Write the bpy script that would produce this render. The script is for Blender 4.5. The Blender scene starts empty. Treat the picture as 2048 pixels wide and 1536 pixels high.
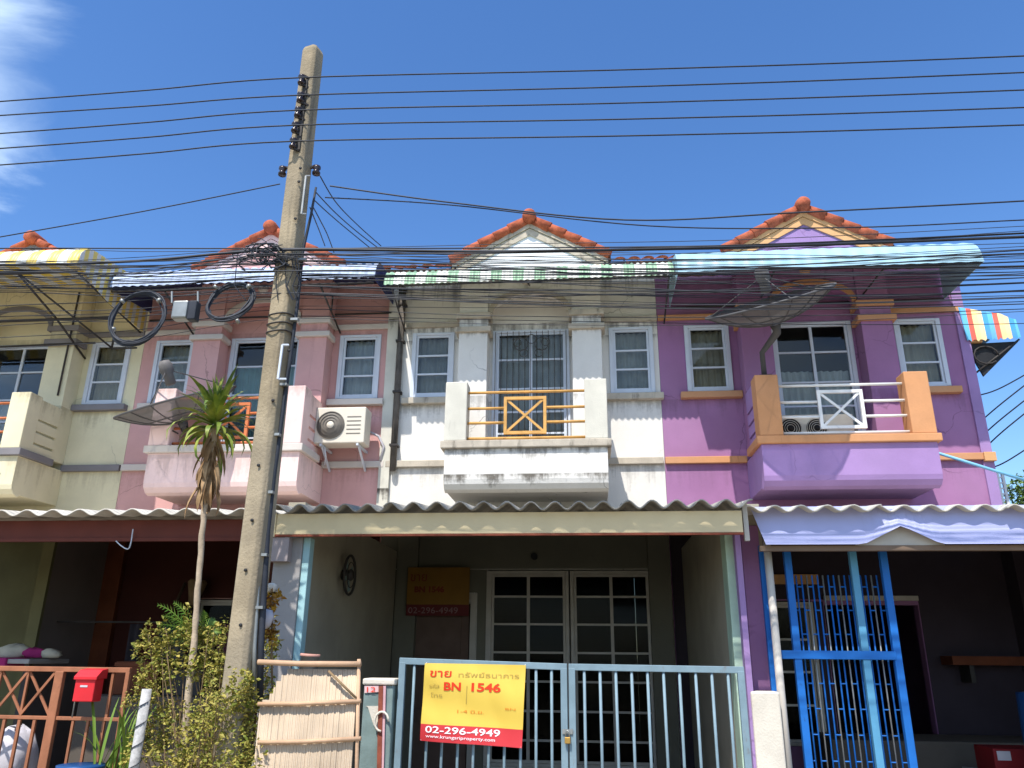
import bpy, math, random
from mathutils import Vector, Matrix
random.seed(7)
S = bpy.context.scene
COL = S.collection
rad = math.radians

# ---------------------------------------------------------------- camera
CAM = Vector((2.787, -10.677, 1.6)); YAW, PIT, ROL, FPX = 0.09926, 0.33449, 0.00987, 1562.85
_fw = Vector((-math.sin(YAW), math.cos(YAW), 0)); _rt = Vector((math.cos(YAW), math.sin(YAW), 0)); _up = Vector((0, 0, 1))
CF = math.cos(PIT)*_fw + math.sin(PIT)*_up
_u = -math.sin(PIT)*_fw + math.cos(PIT)*_up
CR = math.cos(ROL)*_rt + math.sin(ROL)*_u
CU = -math.sin(ROL)*_rt + math.cos(ROL)*_u
cd = bpy.data.cameras.new('camera'); co = bpy.data.objects.new('camera', cd); COL.objects.link(co)
mw = Matrix((CR, CU, -CF)).transposed().to_4x4(); mw.translation = CAM; co.matrix_world = mw
cd.sensor_width = 36; cd.lens = FPX/2048*36; cd.clip_end = 3000; cd.clip_start = .05
S.camera = co
# ---------------------------------------------------------------- sky, sun, exposure
SUN = Vector((0.34, 1.0, -1.74)).normalized()
EL = math.asin(-SUN.z); AZ = math.atan2(-SUN.x, -SUN.y)
W = bpy.data.worlds.new('World'); S.world = W; W.use_nodes = True
nt = W.node_tree; nt.nodes.clear()
def wn(t, **k):
    n = nt.nodes.new(t)
    for a, b in k.items(): setattr(n, a, b)
    return n
sky = wn('ShaderNodeTexSky', sky_type='NISHITA', sun_disc=False, sun_elevation=EL, sun_rotation=AZ, altitude=0, air_density=1.0, dust_density=0.35, ozone_density=3.0)
tc = wn('ShaderNodeTexCoord'); sep = wn('ShaderNodeSeparateXYZ'); nt.links.new(tc.outputs['Generated'], sep.inputs[0])
def wm(op, a, b=None, c=None):
    n = wn('ShaderNodeMath', operation=op)
    for i, v in enumerate((a, b, c)):
        if v is None: continue
        if isinstance(v, (int, float)): n.inputs[i].default_value = v
        else: nt.links.new(v, n.inputs[i])
    return n.outputs[0]
zc = wm('MAXIMUM', sep.outputs[2], .05)
comb = wn('ShaderNodeCombineXYZ')
nt.links.new(wm('DIVIDE', sep.outputs[0], zc), comb.inputs[0]); nt.links.new(wm('DIVIDE', sep.outputs[1], zc), comb.inputs[1]); comb.inputs[2].default_value = 3.1
n1 = wn('ShaderNodeTexNoise'); n1.inputs['Scale'].default_value = 2.2; n1.inputs['Detail'].default_value = 8; n1.inputs['Roughness'].default_value = .6; n1.inputs['Distortion'].default_value = .5
nt.links.new(comb.outputs[0], n1.inputs['Vector'])
n2 = wn('ShaderNodeTexNoise'); n2.inputs['Scale'].default_value = .55; n2.inputs['Detail'].default_value = 2
nt.links.new(comb.outputs[0], n2.inputs['Vector'])
# a cloud bank lies toward the left of the street (azimuth), thinning out to the right
bank = wm('MULTIPLY_ADD', wm('MULTIPLY_ADD', wm('DIVIDE', sep.outputs[1], zc), -.9, wm('MULTIPLY', wm('DIVIDE', sep.outputs[0], zc), -1)), 1.3, -.015)
cov = wm('ADD', wm('ADD', n1.outputs[0], wm('MULTIPLY', n2.outputs[0], .35)), wm('MINIMUM', bank, .16))
mr = wn('ShaderNodeMapRange'); mr.interpolation_type = 'SMOOTHSTEP'
mr.inputs[1].default_value = .62; mr.inputs[2].default_value = 1.02; nt.links.new(cov, mr.inputs[0])
cm = wm('MULTIPLY', mr.outputs[0], .62)
mixc = wn('ShaderNodeMix', data_type='RGBA'); nt.links.new(cm, mixc.inputs[0]); nt.links.new(sky.outputs[0], mixc.inputs[6]); mixc.inputs[7].default_value = (5.6, 6.6, 7.4, 1)
hs = wn('ShaderNodeHueSaturation'); hs.inputs['Hue'].default_value = .506; hs.inputs['Saturation'].default_value = 1.22; hs.inputs['Value'].default_value = 1.0
nt.links.new(mixc.outputs[2], hs.inputs['Color'])
bg = wn('ShaderNodeBackground'); bg.inputs[1].default_value = .14; nt.links.new(hs.outputs[0], bg.inputs[0])
wo = wn('ShaderNodeOutputWorld'); nt.links.new(bg.outputs[0], wo.inputs[0])
sl = bpy.data.lights.new('sun', 'SUN'); sl.energy = 3.7; sl.angle = rad(.5); sl.color = (1, .95, .87)
so = bpy.data.objects.new('sun', sl); COL.objects.link(so); so.rotation_euler = SUN.to_track_quat('-Z', 'Y').to_euler(); so.location = (-4, -14, 20)
S.view_settings.view_transform = 'Standard'; S.view_settings.look = 'None'; S.view_settings.gamma = 1; S.view_settings.use_curve_mapping = False
S.view_settings.exposure = 0.72
S.cycles.max_bounces = 5; S.cycles.diffuse_bounces = 3; S.cycles.glossy_bounces = 2; S.cycles.transparent_max_bounces = 8

# ---------------------------------------------------------------- helpers
def at(px, py, Y):
    d = CF*FPX + CR*(px-1024) + CU*(768-py)
    return CAM + d*((Y-CAM.y)/d.y)
def srgb(r, g, b):
    f = lambda c: (c/255/12.92) if c/255 <= .04045 else ((c/255+.055)/1.055)**2.4
    return (f(r), f(g), f(b))
MATS = {}
def M(name, col, rough=.75, var=.1, scale=4, bump=.15, bscale=60, stain=None, amt=.35, ssc=(5, 5, .7), bands=(), metal=0, spec=.25, col2=None, back=None, island=None, fade=0, crack=0):
    """procedural paint / plaster / metal: broad tone variation, optional streaky stains and stained bands"""
    m = bpy.data.materials.new(name); m.use_nodes = True; MATS[name] = m
    t = m.node_tree; N = t.nodes; Lk = t.links.new
    b = N['Principled BSDF']; b.inputs['Roughness'].default_value = rough; b.inputs['Metallic'].default_value = metal
    b.inputs['Specular IOR Level'].default_value = spec
    geo = N.new('ShaderNodeNewGeometry'); pos = geo.outputs['Position']
    def noise(sc, det=4, vec=pos, ro=.55):
        n = N.new('ShaderNodeTexNoise'); n.inputs['Scale'].default_value = sc; n.inputs['Detail'].default_value = det; n.inputs['Roughness'].default_value = ro
        Lk(vec, n.inputs['Vector']); return n.outputs[0]
    def rng(v, a, c, lo=0, hi=1, smooth=True):
        n = N.new('ShaderNodeMapRange'); n.interpolation_type = 'SMOOTHSTEP' if smooth else 'LINEAR'
        for i, x in enumerate((a, c, lo, hi)): n.inputs[i+1].default_value = x
        Lk(v, n.inputs[0]); return n.outputs[0]
    def math_(op, a, c):
        n = N.new('ShaderNodeMath'); n.operation = op
        for i, v in enumerate((a, c)):
            if isinstance(v, (int, float)): n.inputs[i].default_value = v
            else: Lk(v, n.inputs[i])
        return n.outputs[0]
    def mix(f, A, B):
        n = N.new('ShaderNodeMix'); n.data_type = 'RGBA'
        for i, v in ((0, f), (6, A), (7, B)):
            if isinstance(v, tuple): n.inputs[i].default_value = (*v, 1)
            elif isinstance(v, (int, float)): n.inputs[i].default_value = v
            else: Lk(v, n.inputs[i])
        return n.outputs[2]
    dk = tuple(c*(1-var) for c in col); lt = tuple(min(1, c*(1+var)) for c in col)
    if col2: dk, lt = col, col2
    c = mix(rng(noise(scale, 5), .3, .7), dk, lt)
    if fade: c = mix(rng(noise(.55, 3), .42, .68, 0, fade), c, tuple(min(1, x*.82+.12) for x in col)); c = mix(rng(noise(38, 3), .45, .8, 0, fade*.6), c, tuple(x*.8 for x in col))
    if island: c = mix(rng(geo.outputs['Random Per Island'], 0, 1, smooth=False), c, island)
    if crack:
        wv = N.new('ShaderNodeMix'); wv.data_type = 'VECTOR'; wv.inputs[0].default_value = .25; Lk(pos, wv.inputs[4]); nz = N.new('ShaderNodeTexNoise'); nz.inputs['Scale'].default_value = 3; nz.inputs['Detail'].default_value = 6; Lk(pos, nz.inputs['Vector']); Lk(nz.outputs['Color'], wv.inputs[5])
        vo = N.new('ShaderNodeTexVoronoi'); vo.feature = 'DISTANCE_TO_EDGE'; vo.inputs['Scale'].default_value = 1.5; Lk(wv.outputs[1], vo.inputs['Vector'])
        c = mix(math_('MULTIPLY', rng(vo.outputs['Distance'], .002, .009, crack, 0), rng(noise(1.1, 2), .5, .62)), c, tuple(x*.35 for x in col))
    if stain is not None or bands:
        mp = N.new('ShaderNodeMapping'); mp.inputs['Scale'].default_value = ssc; Lk(pos, mp.inputs['Vector'])
        sn = noise(1, 6, mp.outputs[0], .65)
        sc = stain or (.05, .045, .035)
        if stain is not None: c = mix(rng(sn, .75-amt*.5, .95-amt*.4, 0, .85), c, sc)
        if bands:
            sp = N.new('ShaderNodeSeparateXYZ'); Lk(pos, sp.inputs[0])
            fine = noise(22, 5)
            for z0, z1, st in bands:
                g_ = rng(sp.outputs[2], z0, z1, 0, .42, False); dn = rng(sp.outputs[2], z1-.004, z1+.012, 1, 0)
                mk = math_('MULTIPLY', math_('MULTIPLY', dn, rng(math_('ADD', math_('ADD', sn, g_), math_('MULTIPLY', fine, .25)), .86, 1.12)), st)
                c = mix(mk, c, sc)
    if back:
        c = mix(geo.outputs['Backfacing'], c, back)
    Lk(c, b.inputs['Base Color'])
    if bump:
        bn = N.new('ShaderNodeBump'); bn.inputs['Strength'].default_value = bump; bn.inputs['Distance'].default_value = .01
        Lk(noise(bscale, 4), bn.inputs['Height']); Lk(bn.outputs[0], b.inputs['Normal'])
    return m
def M_stripes(name, cols, period, axis=0, rough=.45, back_mul=.75, phase=0, dirt=.25):
    m = bpy.data.materials.new(name); m.use_nodes = True; t = m.node_tree; N = t.nodes; Lk = t.links.new
    b = N['Principled BSDF']; b.inputs['Roughness'].default_value = rough
    geo = N.new('ShaderNodeNewGeometry'); sp = N.new('ShaderNodeSeparateXYZ'); Lk(geo.outputs['Position'], sp.inputs[0])
    md = N.new('ShaderNodeMath'); md.operation = 'MULTIPLY_ADD'; md.inputs[1].default_value = 1/period; md.inputs[2].default_value = phase+100; Lk(sp.outputs[axis], md.inputs[0])
    fr = N.new('ShaderNodeMath'); fr.operation = 'FRACT'; Lk(md.outputs[0], fr.inputs[0])
    cr = N.new('ShaderNodeValToRGB'); cr.color_ramp.interpolation = 'CONSTANT'; Lk(fr.outputs[0], cr.inputs[0])
    els = cr.color_ramp.elements
    for i, c in enumerate(cols):
        e = els[i] if i < 2 else els.new(i/len(cols)); e.position = i/len(cols); e.color = (*c, 1)
    no = N.new('ShaderNodeTexNoise'); no.inputs['Scale'].default_value = 5; no.inputs['Detail'].default_value = 6; Lk(geo.outputs['Position'], no.inputs['Vector'])
    mr = N.new('ShaderNodeMapRange'); mr.inputs[1].default_value = .45; mr.inputs[2].default_value = .75; mr.inputs[4].default_value = dirt; Lk(no.outputs[0], mr.inputs[0])
    mx = N.new('ShaderNodeMix'); mx.data_type = 'RGBA'; Lk(mr.outputs[0], mx.inputs[0]); Lk(cr.outputs[0], mx.inputs[6]); mx.inputs[7].default_value = (.25, .22, .18, 1)
    Lk(mx.outputs[2], b.inputs['Base Color']); return m
def M_glass(name='glass', tint=(.82, .84, .84), rough=.04, ior=1.38):
    m = bpy.data.materials.new(name); m.use_nodes = True; t = m.node_tree; N = t.nodes; Lk = t.links.new; N.clear()
    o = N.new('ShaderNodeOutputMaterial'); mx = N.new('ShaderNodeMixShader'); tr = N.new('ShaderNodeBsdfTransparent'); gl = N.new('ShaderNodeBsdfGlossy'); fr = N.new('ShaderNodeFresnel')
    tr.inputs[0].default_value = (*tint, 1); gl.inputs['Roughness'].default_value = rough; fr.inputs[0].default_value = ior
    Lk(fr.outputs[0], mx.inputs[0]); Lk(tr.outputs[0], mx.inputs[1]); Lk(gl.outputs[0], mx.inputs[2]); Lk(mx.outputs[0], o.inputs[0]); return m
def M_mesh(name, col, alpha):
    m = bpy.data.materials.new(name); m.use_nodes = True; t = m.node_tree; N = t.nodes; Lk = t.links.new
    b = N['Principled BSDF']; b.inputs['Base Color'].default_value = (*col, 1); b.inputs['Roughness'].default_value = .6; b.inputs['Metallic'].default_value = .3
    geo = N.new('ShaderNodeNewGeometry'); no = N.new('ShaderNodeTexNoise'); no.inputs['Scale'].default_value = 3; Lk(geo.outputs['Position'], no.inputs['Vector'])
    mr = N.new('ShaderNodeMapRange'); mr.inputs[1].default_value = .3; mr.inputs[2].default_value = .7; mr.inputs[3].default_value = alpha-.08; mr.inputs[4].default_value = alpha+.08; Lk(no.outputs[0], mr.inputs[0])
    Lk(mr.outputs[0], b.inputs['Alpha']); return m

ORG = {}
class MB:
    def __init__(s): s.v = []; s.f = []; s.sm = []
    def add(s, vs, fs, smooth=False):
        o = len(s.v); s.v += [tuple(v) for v in vs]; s.f += [tuple(i+o for i in f) for f in fs]; s.sm += [smooth]*len(fs); return s
    def box(s, x0, x1, y0, y1, z0, z1):
        return s.add([(x, y, z) for x in (x0, x1) for y in (y0, y1) for z in (z0, z1)],
                     [(0, 1, 3, 2), (4, 6, 7, 5), (0, 4, 5, 1), (2, 3, 7, 6), (0, 2, 6, 4), (1, 5, 7, 3)])
    def prism(s, poly, a0, a1, axis='y'):
        # poly: (u,w) ring; axis y: (x,z) swept in y; axis x: (y,z) swept in x; axis z: (x,y) swept in z
        n = len(poly)
        mk = {'y': lambda p, a: (p[0], a, p[1]), 'x': lambda p, a: (a, p[0], p[1]), 'z': lambda p, a: (p[0], p[1], a)}[axis]
        return s.add([mk(p, a0) for p in poly]+[mk(p, a1) for p in poly],
                     [tuple(range(n))[::-1], tuple(range(n, 2*n))]+[(i, (i+1) % n, n+(i+1) % n, n+i) for i in range(n)])
    def tube(s, pts, r, n=8, closed=False, caps=True):
        pts = [Vector(p) for p in pts]; L = len(pts); rr = r if isinstance(r, (list, tuple)) else [r]*L
        vs = []; pu = None
        for i, p in enumerate(pts):
            if closed: d = pts[(i+1) % L]-pts[i-1]
            else: d = pts[min(i+1, L-1)]-pts[max(i-1, 0)]
            d.normalize()
            if pu is None:
                pu = d.orthogonal().normalized()
            else:
                q = pu - d*pu.dot(d)
                pu = q.normalized() if q.length > 1e-6 else d.orthogonal().normalized()
            w = d.cross(pu)
            vs += [p+(pu*math.cos(2*math.pi*k/n)+w*math.sin(2*math.pi*k/n))*rr[i] for k in range(n)]
        fs = []
        for i in range(L if closed else L-1):
            j = (i+1) % L
            fs += [(i*n+k, i*n+(k+1) % n, j*n+(k+1) % n, j*n+k) for k in range(n)]
        s.add(vs, fs, n > 5)
        if caps and not closed:
            o = len(s.v)-len(vs); s.f += [tuple(o+k for k in range(n))[::-1], tuple(o+(L-1)*n+k for k in range(n))]; s.sm += [False, False]
        return s
    def bar(s, a, b, w, h=None):  # rectangular bar from a to b
        a = Vector(a); b = Vector(b); h = h or w; d = (b-a).normalized()
        up = Vector((0, 1, 0)) if abs(d.y) < .9 else Vector((0, 0, 1))
        x = d.cross(up).normalized()*w/2; y = x.cross(d).normalized()*h/2
        return s.add([a-x-y, a+x-y, a+x+y, a-x+y, b-x-y, b+x-y, b+x+y, b-x+y], [(0, 1, 2, 3), (7, 6, 5, 4), (0, 4, 5, 1), (1, 5, 6, 2), (2, 6, 7, 3), (3, 7, 4, 0)])
    def lathe(s, prof, c, axis=(0, 0, 1), n=20, smooth=True):
        ax = Vector(axis).normalized(); u = ax.orthogonal().normalized(); w = ax.cross(u); c = Vector(c)
        vs = [c+ax*h+(u*math.cos(2*math.pi*k/n)+w*math.sin(2*math.pi*k/n))*r for r, h in prof for k in range(n)]
        fs = [(i*n+k, i*n+(k+1) % n, (i+1)*n+(k+1) % n, (i+1)*n+k) for i in range(len(prof)-1) for k in range(n)]
        return s.add(vs, fs, smooth)
    def mesh(s, name):
        me = bpy.data.meshes.new(name); me.from_pydata(s.v, [], s.f); me.update()
        me.polygons.foreach_set('use_smooth', s.sm); return me
    def build(s, name, mat, parent=None, bevel=0):
        o = ORG.get(parent, Vector((0, 0, 0))) if parent else Vector((0, 0, 0))
        if o.length: s.v = [(a-o.x, b-o.y, c-o.z) for a, b, c in s.v]
        me = s.mesh(name); return link(name, me, mat, parent, bevel, o)
def link(name, me, mat, parent=None, bevel=0, org=None):
    ob = bpy.data.objects.new(name, me); COL.objects.link(ob)
    if mat is not None and not me.materials: me.materials.append(mat)
    if parent: ob.parent = parent; ORG[ob] = ORG.get(parent, Vector((0, 0, 0)))
    else: ORG[ob] = Vector((0, 0, 0))
    if bevel:
        m = ob.modifiers.new('bevel', 'BEVEL'); m.width = bevel; m.segments = 2; m.limit_method = 'ANGLE'; m.angle_limit = rad(40)
    return ob
CACHE = {}
def piece(name, b, mat, parent, bevel=0):
    """a box part; alike boxes share one mesh"""
    x0, x1, y0, y1, z0, z1 = b; key = (name, round(x1-x0, 4), round(y1-y0, 4), round(z1-z0, 4), mat.name)
    c = Vector(((x0+x1)/2, (y0+y1)/2, (z0+z1)/2))
    if key not in CACHE:
        hx, hy, hz = (x1-x0)/2, (y1-y0)/2, (z1-z0)/2
        CACHE[key] = MB().box(-hx, hx, -hy, hy, -hz, hz).mesh(name)
    ob = link(name, CACHE[key], mat, parent, bevel); ob.location = c-ORG.get(parent, Vector((0, 0, 0)))
    if parent: ORG[ob] = c
    return ob
def tag(o, label, cat, group=None, kind=None):
    if label: o['label'] = label
    if cat: o['category'] = cat
    if group: o['group'] = group
    if kind: o['kind'] = kind
    elif 'kind' not in o.keys(): o['kind'] = 'thing'
    return o
def thing(name, label, cat, loc, group=None):
    o = bpy.data.objects.new(name, None); COL.objects.link(o); o.location = loc; o.empty_display_size = .2
    ORG[o] = Vector(loc); o['kind'] = 'thing'; return tag(o, label, cat, group)
def struct(o): o['kind'] = 'structure'; return o

# ---------------------------------------------------------------- materials
white_wall = M('white_wall', srgb(224, 220, 213), .85, .06, 2, .2, stain=(.13, .115, .095), amt=.16, ssc=(7, 7, .5), fade=.3, crack=.8,
               bands=((4.6, 5.06, .5), (3.5, 4.12, .4), (5.8, 6.28, .75), (5.85, 6.05, .6), (6.3, 7.02, .8)))
bal_white = M('balcony_white', srgb(224, 220, 213), .85, .06, 2, .25, stain=(.12, .105, .085), amt=.14, ssc=(5, 5, .7), fade=.3, crack=.8, bands=((3.52, 3.78, .95), (3.85, 4.12, .8)))
white_old = M('white_old', srgb(205, 201, 188), .9, .08, 3, .25, stain=(.1, .09, .075), amt=.3, ssc=(8, 8, 1.5), bands=((3.5, 3.8, 1), (6.0, 6.4, 1)))
white_gable = M('white_gable', srgb(232, 234, 236), .8, .03, 3, .1)
weathered = M('weathered_trim', srgb(186, 176, 160), .9, .12, 6, .3, stain=(.07, .06, .05), amt=.45, ssc=(7, 7, 2))
pink_wall = M('pink_wall', srgb(208, 160, 156), .8, .09, 1.5, .12, stain=srgb(150, 108, 100), amt=.2, ssc=(8, 8, .5), fade=.3, crack=.5, bands=((4.55, 5.04, .5), (3.45, 4.1, .35), (5.6, 6.25, .3), (6.35, 7.0, .3)))
pink_light = M('pink_light', srgb(236, 204, 198), .8, .09, 1.5, .12, stain=srgb(150, 124, 112), amt=.2, ssc=(7, 7, .6), fade=.3, crack=.4, bands=((4.55, 5.04, .5), (3.45, 4.1, .35), (5.6, 6.25, .3), (6.35, 7.0, .3)))
pink_trim = M('pink_trim', srgb(205, 196, 188), .85, .06, 3, .15, stain=(.2, .17, .14), amt=.15)
cream_wall = M('cream_wall', srgb(224, 214, 180), .85, .09, 1.5, .12, stain=srgb(150, 136, 104), amt=.2, ssc=(8, 8, .5), fade=.3, crack=.5, bands=((4.55, 5.04, .5), (3.45, 4.1, .35), (5.6, 6.25, .3), (6.35, 7.0, .3)))
grey_trim = M('grey_trim', srgb(128, 124, 126), .85, .06, 4, .12)
purple_wall = M('purple_wall', srgb(158, 112, 154), .8, .09, 1.5, .1, stain=srgb(126, 92, 120), amt=.2, ssc=(8, 8, .5), fade=.22, crack=.5, bands=((4.55, 5.04, .5), (3.45, 4.1, .35), (5.6, 6.25, .3), (6.35, 7.0, .3)))
purple_pale = M('purple_pale', srgb(158, 128, 178), .8, .09, 1.5, .1, stain=srgb(126, 98, 124), amt=.18, ssc=(7, 7, .6), fade=.2, crack=.4)
orange_trim = M('orange_trim', srgb(200, 144, 100), .8, .07, 3, .12, stain=srgb(130, 88, 58), amt=.25, ssc=(10, 10, 2), fade=.4)
orange_pale = M('orange_pale', srgb(216, 166, 116), .8, .07, 4, .12)
tile_or = M('roof_tile_orange', srgb(168, 90, 64), .85, .35, 9, .5, stain=(.08, .06, .05), amt=.42, ssc=(9, 9, 9))
tile_dk = M('roof_tile_brown', srgb(110, 78, 66), .85, .25, 6, .3)
frame_w = M('frame_white', srgb(206, 212, 222), .45, .04, 4, .03, stain=srgb(140, 135, 130), amt=.08)
frame_old = M('frame_old', srgb(190, 184, 174), .5, .08, 5, .05, stain=srgb(120, 95, 75), amt=.25, ssc=(6, 6, 3))
glass = M_glass(); glass_dk = M_glass('glass_dark', (.4, .42, .42), .1, 1.15)
curtain_g = M('curtain_grey', srgb(176, 178, 172), .95, .15, 3, .1)
curtain_w = M('curtain_white', srgb(205, 208, 205), .95, .1, 3, .1)
curtain_t = M('curtain_teal', srgb(140, 178, 178), .95, .12, 3, .1)
curtain_b = M('curtain_beige', srgb(190, 182, 162), .95, .12, 3, .1)
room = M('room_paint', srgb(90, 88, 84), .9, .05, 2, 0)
rust_y = M('rusty_yellow_paint', srgb(206, 158, 92), .7, .15, 8, .2, stain=srgb(120, 62, 36), amt=.32, ssc=(16, 16, 16))
rail_w = M('white_gloss', srgb(228, 228, 226), .45, .05, 4, .03, stain=srgb(150, 110, 84), amt=.2, ssc=(20, 20, 20))
rail_o = M('orange_gloss', srgb(205, 120, 76), .5, .1, 6, .05)
black_m = M('black_iron', (.02, .02, .022), .6, .2, 8, .05)
rubber = M('cable_black', (.03, .034, .045), .55, .2, 8, 0)
steel_dk = M('dark_steel', srgb(62, 58, 56), .6, .15, 6, .05)
steel = M('galvanised', srgb(150, 152, 150), .45, .12, 8, .05, metal=.6)
fibre = M('fibre_cement', srgb(150, 146, 138), .95, .18, 5, .3, stain=(.09, .085, .075), amt=.35, ssc=(4, 4, 4))
fibre_lt = M('fibre_cement_pale', srgb(196, 190, 180), .95, .12, 5, .3, stain=(.2, .19, .17), amt=.25, ssc=(4, 4, 4))
beige_sheet = M('beige_sheet', srgb(214, 196, 156), .6, .05, 3, .05, stain=srgb(140, 122, 80), amt=.16, ssc=(14, 14, .8))
brown_paint = M('brown_paint', srgb(104, 50, 38), .6, .1, 4, .05)
lav_sheet = M('lavender_sheet', srgb(172, 176, 218), .5, .04, 3, .03)
conc = M('pole_concrete', srgb(152, 138, 114), .95, .22, 3.5, .6, bscale=45, stain=(.11, .095, .075), amt=.46, ssc=(13, 13, 1.1), fade=.3)
ground_m = M('dry_earth_grass', srgb(82, 80, 54), .95, .25, 2, .3)
road_m = M('road_concrete', srgb(144, 132, 112), .95, .12, .7, .3, stain=(.12, .11, .1), amt=.2, ssc=(2, 2, 2))
floor_m = M('carport_floor', srgb(92, 84, 76), .9, .1, 1.5, .15)
cp_wall = M('carport_plaster', srgb(166, 158, 140), .9, .1, 1.5, .2, stain=(.1, .095, .075), amt=.3, ssc=(4, 4, 1))
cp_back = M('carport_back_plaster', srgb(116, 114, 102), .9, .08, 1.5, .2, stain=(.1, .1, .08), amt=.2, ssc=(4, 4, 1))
grey_plaster = M('grey_plaster', srgb(158, 154, 152), .9, .1, 2, .25, stain=(.15, .14, .13), amt=.25)
aqua = M('aqua_paint', srgb(160, 196, 200), .7, .1, 4, .1, stain=srgb(120, 130, 130), amt=.2)
palegreen = M('pale_green_paint', srgb(176, 200, 180), .8, .12, 3, .15, stain=srgb(110, 120, 95), amt=.25, ssc=(10, 10, 2))
wood_dk = M('brown_wood', srgb(104, 56, 34), .75, .15, 4, .15)
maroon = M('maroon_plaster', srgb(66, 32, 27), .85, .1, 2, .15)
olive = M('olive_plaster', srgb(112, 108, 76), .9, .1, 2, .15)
door_wood = M('door_panel', srgb(112, 92, 82), .75, .1, 4, .1)
gate_grey = M('gate_blue_grey', srgb(122, 144, 155), .55, .1, 6, .1, stain=srgb(112, 88, 76), amt=.34, ssc=(22, 22, 9))
blue_p = M('blue_gloss', srgb(32, 106, 186), .5, .1, 4, .06, stain=srgb(40, 70, 110), amt=.28, ssc=(18, 18, 8))
blue_lt = M('blue_pale_gloss', srgb(128, 190, 224), .45, .06, 4, .03)
brown_gate = M('brown_gate', srgb(156, 102, 74), .65, .15, 6, .1, stain=srgb(98, 56, 40), amt=.38, ssc=(9, 9, 5))
red_p = M('red_gloss', srgb(206, 44, 52), .45, .07, 4, .03)
dish_m = M_mesh('dish_wire_mesh', srgb(100, 98, 96), .88); dish_f = M('dish_frame', srgb(84, 82, 82), .6, .1, 6, .05)
ac_body = M('ac_casing', srgb(216, 208, 192), .5, .04, 4, .03); ac_grille = M('ac_grille', srgb(120, 114, 106), .6, .1, 20, .2); ac_dark = M('ac_fan_dark', srgb(40, 38, 38), .7, .1, 8, .05)
bamboo = M('bamboo_reed', srgb(186, 168, 146), .8, .14, 3, .2, stain=srgb(130, 110, 92), amt=.2, ssc=(20, 20, 2))
bamboo_p = M('bamboo_pole', srgb(190, 156, 126), .7, .15, 6, .2, stain=srgb(112, 66, 50), amt=.25, ssc=(6, 6, 20))
plaster_post = M('post_plaster', srgb(214, 206, 192), .9, .1, 3, .3, stain=srgb(150, 120, 105), amt=.25, ssc=(6, 6, 4))
teal_old = M('faded_teal', srgb(122, 140, 138), .85, .15, 6, .2)
rust = M('rusted_iron', srgb(140, 76, 58), .8, .2, 12, .2)
yellow_v = M('vinyl_yellow', srgb(222, 190, 84), .5, .03, 3, .05, bscale=12); red_v = M('vinyl_red', srgb(200, 58, 64), .5, .03, 3, .05, bscale=12)
ink_red = M('ink_red', srgb(222, 60, 30), .6, .08, 10, 0); ink_grey = M('ink_grey', srgb(176, 150, 74), .6, .1, 10, 0); ink_or = M('ink_orange', srgb(222, 130, 40), .6, .1, 10, 0); ink_w = M('ink_white', srgb(250, 236, 240), .6, .02, 10, 0); ink_k = M('ink_black', (.02, .02, .02), .6, .1, 10, 0)
leaf_m = M('shrub_leaf', srgb(104, 114, 40), .6, .35, 5, 0, island=srgb(172, 156, 78)); leaf_g = M('green_leaf', srgb(62, 104, 38), .55, .25, 6, 0, island=srgb(120, 140, 52))
dra_m = M('dracaena_leaf', srgb(76, 104, 36), .5, .25, 8, 0, col2=srgb(150, 156, 70)); dra_dead = M('dracaena_dead_leaf', srgb(122, 92, 62), .9, .25, 8, .1, col2=srgb(176, 146, 110))
bark = M('pale_bark', srgb(176, 158, 136), .9, .15, 10, .4, stain=(.2, .16, .12), amt=.25, ssc=(10, 10, 16)); twig = M('twig_bark', srgb(134, 112, 84), .9, .2, 10, .3)
tree_leaf = M('far_tree_leaf', srgb(70, 96, 48), .7, .25, 2, 0, island=srgb(110, 130, 70))
green_aw = M_stripes('green_white_stripes', [srgb(150, 184, 150), srgb(222, 224, 214)], .305, 0, phase=.05)
yel_aw = M_stripes('yellow_white_stripes', [srgb(236, 208, 96), srgb(226, 228, 224)], .30, 0)
yel_side = M_stripes('yellow_white_pleats', [srgb(222, 196, 96), srgb(206, 206, 198)], .17, 1)
side_aw = M_stripes('red_cream_blue_stripes', [srgb(70, 150, 206), srgb(96, 176, 214), srgb(216, 96, 76), srgb(242, 216, 150), srgb(244, 214, 160)], .34, 0, phase=.45)
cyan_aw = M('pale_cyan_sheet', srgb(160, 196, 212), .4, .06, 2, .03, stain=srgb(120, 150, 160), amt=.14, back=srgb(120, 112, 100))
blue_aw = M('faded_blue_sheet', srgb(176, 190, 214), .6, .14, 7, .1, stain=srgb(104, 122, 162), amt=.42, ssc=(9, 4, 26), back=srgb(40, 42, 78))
bag_w = M('plastic_bag', srgb(196, 192, 198), .4, .06, 6, .1); teal_b = M('teal_plastic', srgb(70, 150, 130), .5, .1, 4, 0); magenta = M('magenta_cloth', srgb(168, 48, 110), .9, .1, 6, .1); blue_b = M('blue_plastic', srgb(34, 76, 128), .4, .08, 4, 0)

# ---------------------------------------------------------------- the setting
g = MB().add([(-400, -400, 0), (400, -400, 0), (400, 700, 0), (-400, 700, 0)], [(0, 1, 2, 3)]).build('ground', ground_m); struct(g)
rd = MB().box(-60, 60, -14, -4.45, .004, .03).build('road', road_m); struct(rd)
kb = MB().box(-60, 60, -4.45, -4.3, .004, .13).build('kerb', conc); struct(kb)

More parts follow.
